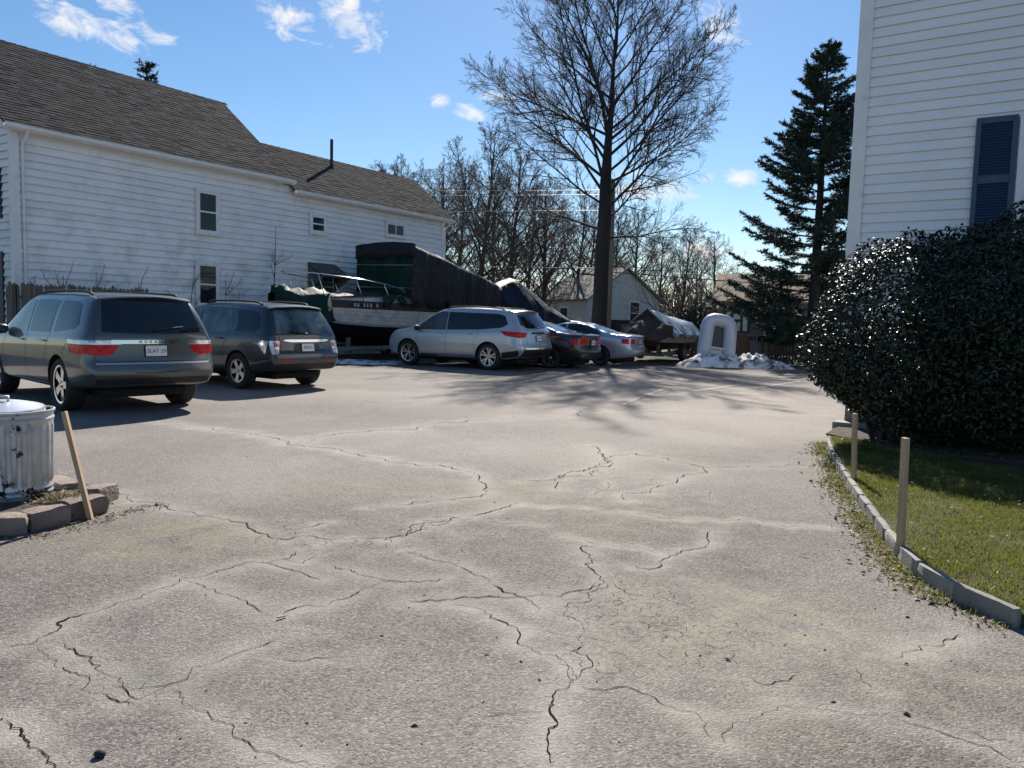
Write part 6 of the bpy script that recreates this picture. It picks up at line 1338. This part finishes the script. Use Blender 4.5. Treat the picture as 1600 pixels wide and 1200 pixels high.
# weeds and litter leaves between kerb and asphalt
W_ = []
for a, b_ in zip(KP[:-1], KP[1:]):
    m2 = int(260 * random.uniform(.2, 1.1)); u = nr.random((m2, 1)); d = (b_ - a); nn_ = Vector((d.y, -d.x, 0)).normalized(); nn_ = nn_ if nn_.x < 0 else -nn_
    W_.append(np.array(a)[None, :2] + np.array(d)[None, :2] * u + np.array(nn_)[None, :2] * (np.abs(nr.normal(0, .09, (m2, 1))) + .005))
W_ = np.concatenate(W_); blades('weeds', 'weeds growing along the outside of the kerb', W_, .0, (.015, .05), (.0018, .004), GRASS, .9, 6)
DL = mk('dead_leaves', (.20, .145, .085), .8, island=.6)
def leaves(name, label, C, seed, size=(.012, .028)):
    nr_ = np.random.default_rng(seed); n = len(C); V_, F_ = leaf_mesh(C, np.column_stack([nr_.normal(0, .35, n), nr_.normal(0, .35, n), np.ones(n)]), nr_.uniform(*size, n), nr_.uniform(size[0] * .4, size[1] * .55, n), nr_); o = npmesh(name, V_, F_, DL); tag(o, label, 'leaves', kind='stuff')
L1 = W_[nr.random(len(W_)) < .35]; L1 = np.column_stack([L1 + nr.normal(0, .08, L1.shape), np.full(len(L1), .012)])
L2 = np.column_stack([nr.uniform(4.0, 5.6, 260), nr.uniform(8.2, 9.9, 260)]); L2 = L2[np.abs((L2[:, 1] - 9.55) + (L2[:, 0] - 4.2) * .72) < .28]; L2 = np.column_stack([L2, np.full(len(L2), LAWN + .012)])
L5 = Q[nr.integers(0, len(Q), 240)]; leaves_on_lawn = np.column_stack([L5, np.full(len(L5), LAWN + .03)])
b1_ = np.array([(q.x, q.y) for q in (G(20, 815), G(60, 812), G(100, 800), G(120, 785), G(60, 780))]); L3 = b1_[nr.integers(0, 5, 160)] + nr.normal(0, .13, (160, 2)); L3 = np.column_stack([L3, np.full(160, BED + .025)]); L3 = L3[(L3[:, 0] < -2.92) & (L3[:, 1] > 5.42)]
E1 = [G(0, 842), G(60, 838), G(110, 826), G(150, 815), G(180, 806), G(210, 797), G(240, 790)]; b2_ = np.array([(q.x, q.y) for q in E1]); L4 = b2_[nr.integers(0, 7, 330)] + nr.normal(0, .055, (330, 2)); L4 = np.column_stack([L4, zfun(L4[:, 0], L4[:, 1]) + .008])
leaves('dead_leaves', 'dry leaf litter along the lawn kerb', L1, 1); leaves('dead_leaves', 'dry leaves scattered over the lawn grass', leaves_on_lawn, 7, (.01, .024)); leaves('dead_leaves', 'dry leaf litter at the shaded lawn edge by the bush', L2, 2, (.015, .035)); leaves('dead_leaves', 'dry leaf bits on the soil round the trash can', L3, 3); leaves('dead_leaves', 'dry crumbs along the brown kerb stones', L4, 4, (.006, .018))
STRAW = mk('dry_grass', (.28, .23, .11), .8, island=.4); q = G(95, 785, BED); T_ = nr.normal((q.x + .02, q.y), (.08, .06), (420, 2)); blades('dry_grass', 'tuft of dry straw grass beside the trash can base', T_, BED, (.03, .11), (.0015, .003), STRAW, .8, 8)
# dark leafy soil strip under the bush and at the far edge of the lot
bsoil = MB().prism([(4.15, 10.2), (4.6, 8.9), (6.2, 7.9), (9.5, 6.5), (11, 8.0), tuple((B0 + UR * 5.5 - NR * .01)[:2]), tuple((B0 - NR * .01 + UR * .1)[:2])], LAWN - .02, LAWN + .004).build('bush_bed', SOIL); tag(bsoil, 'dark soil bed under the big bush', 'soil', kind='structure')
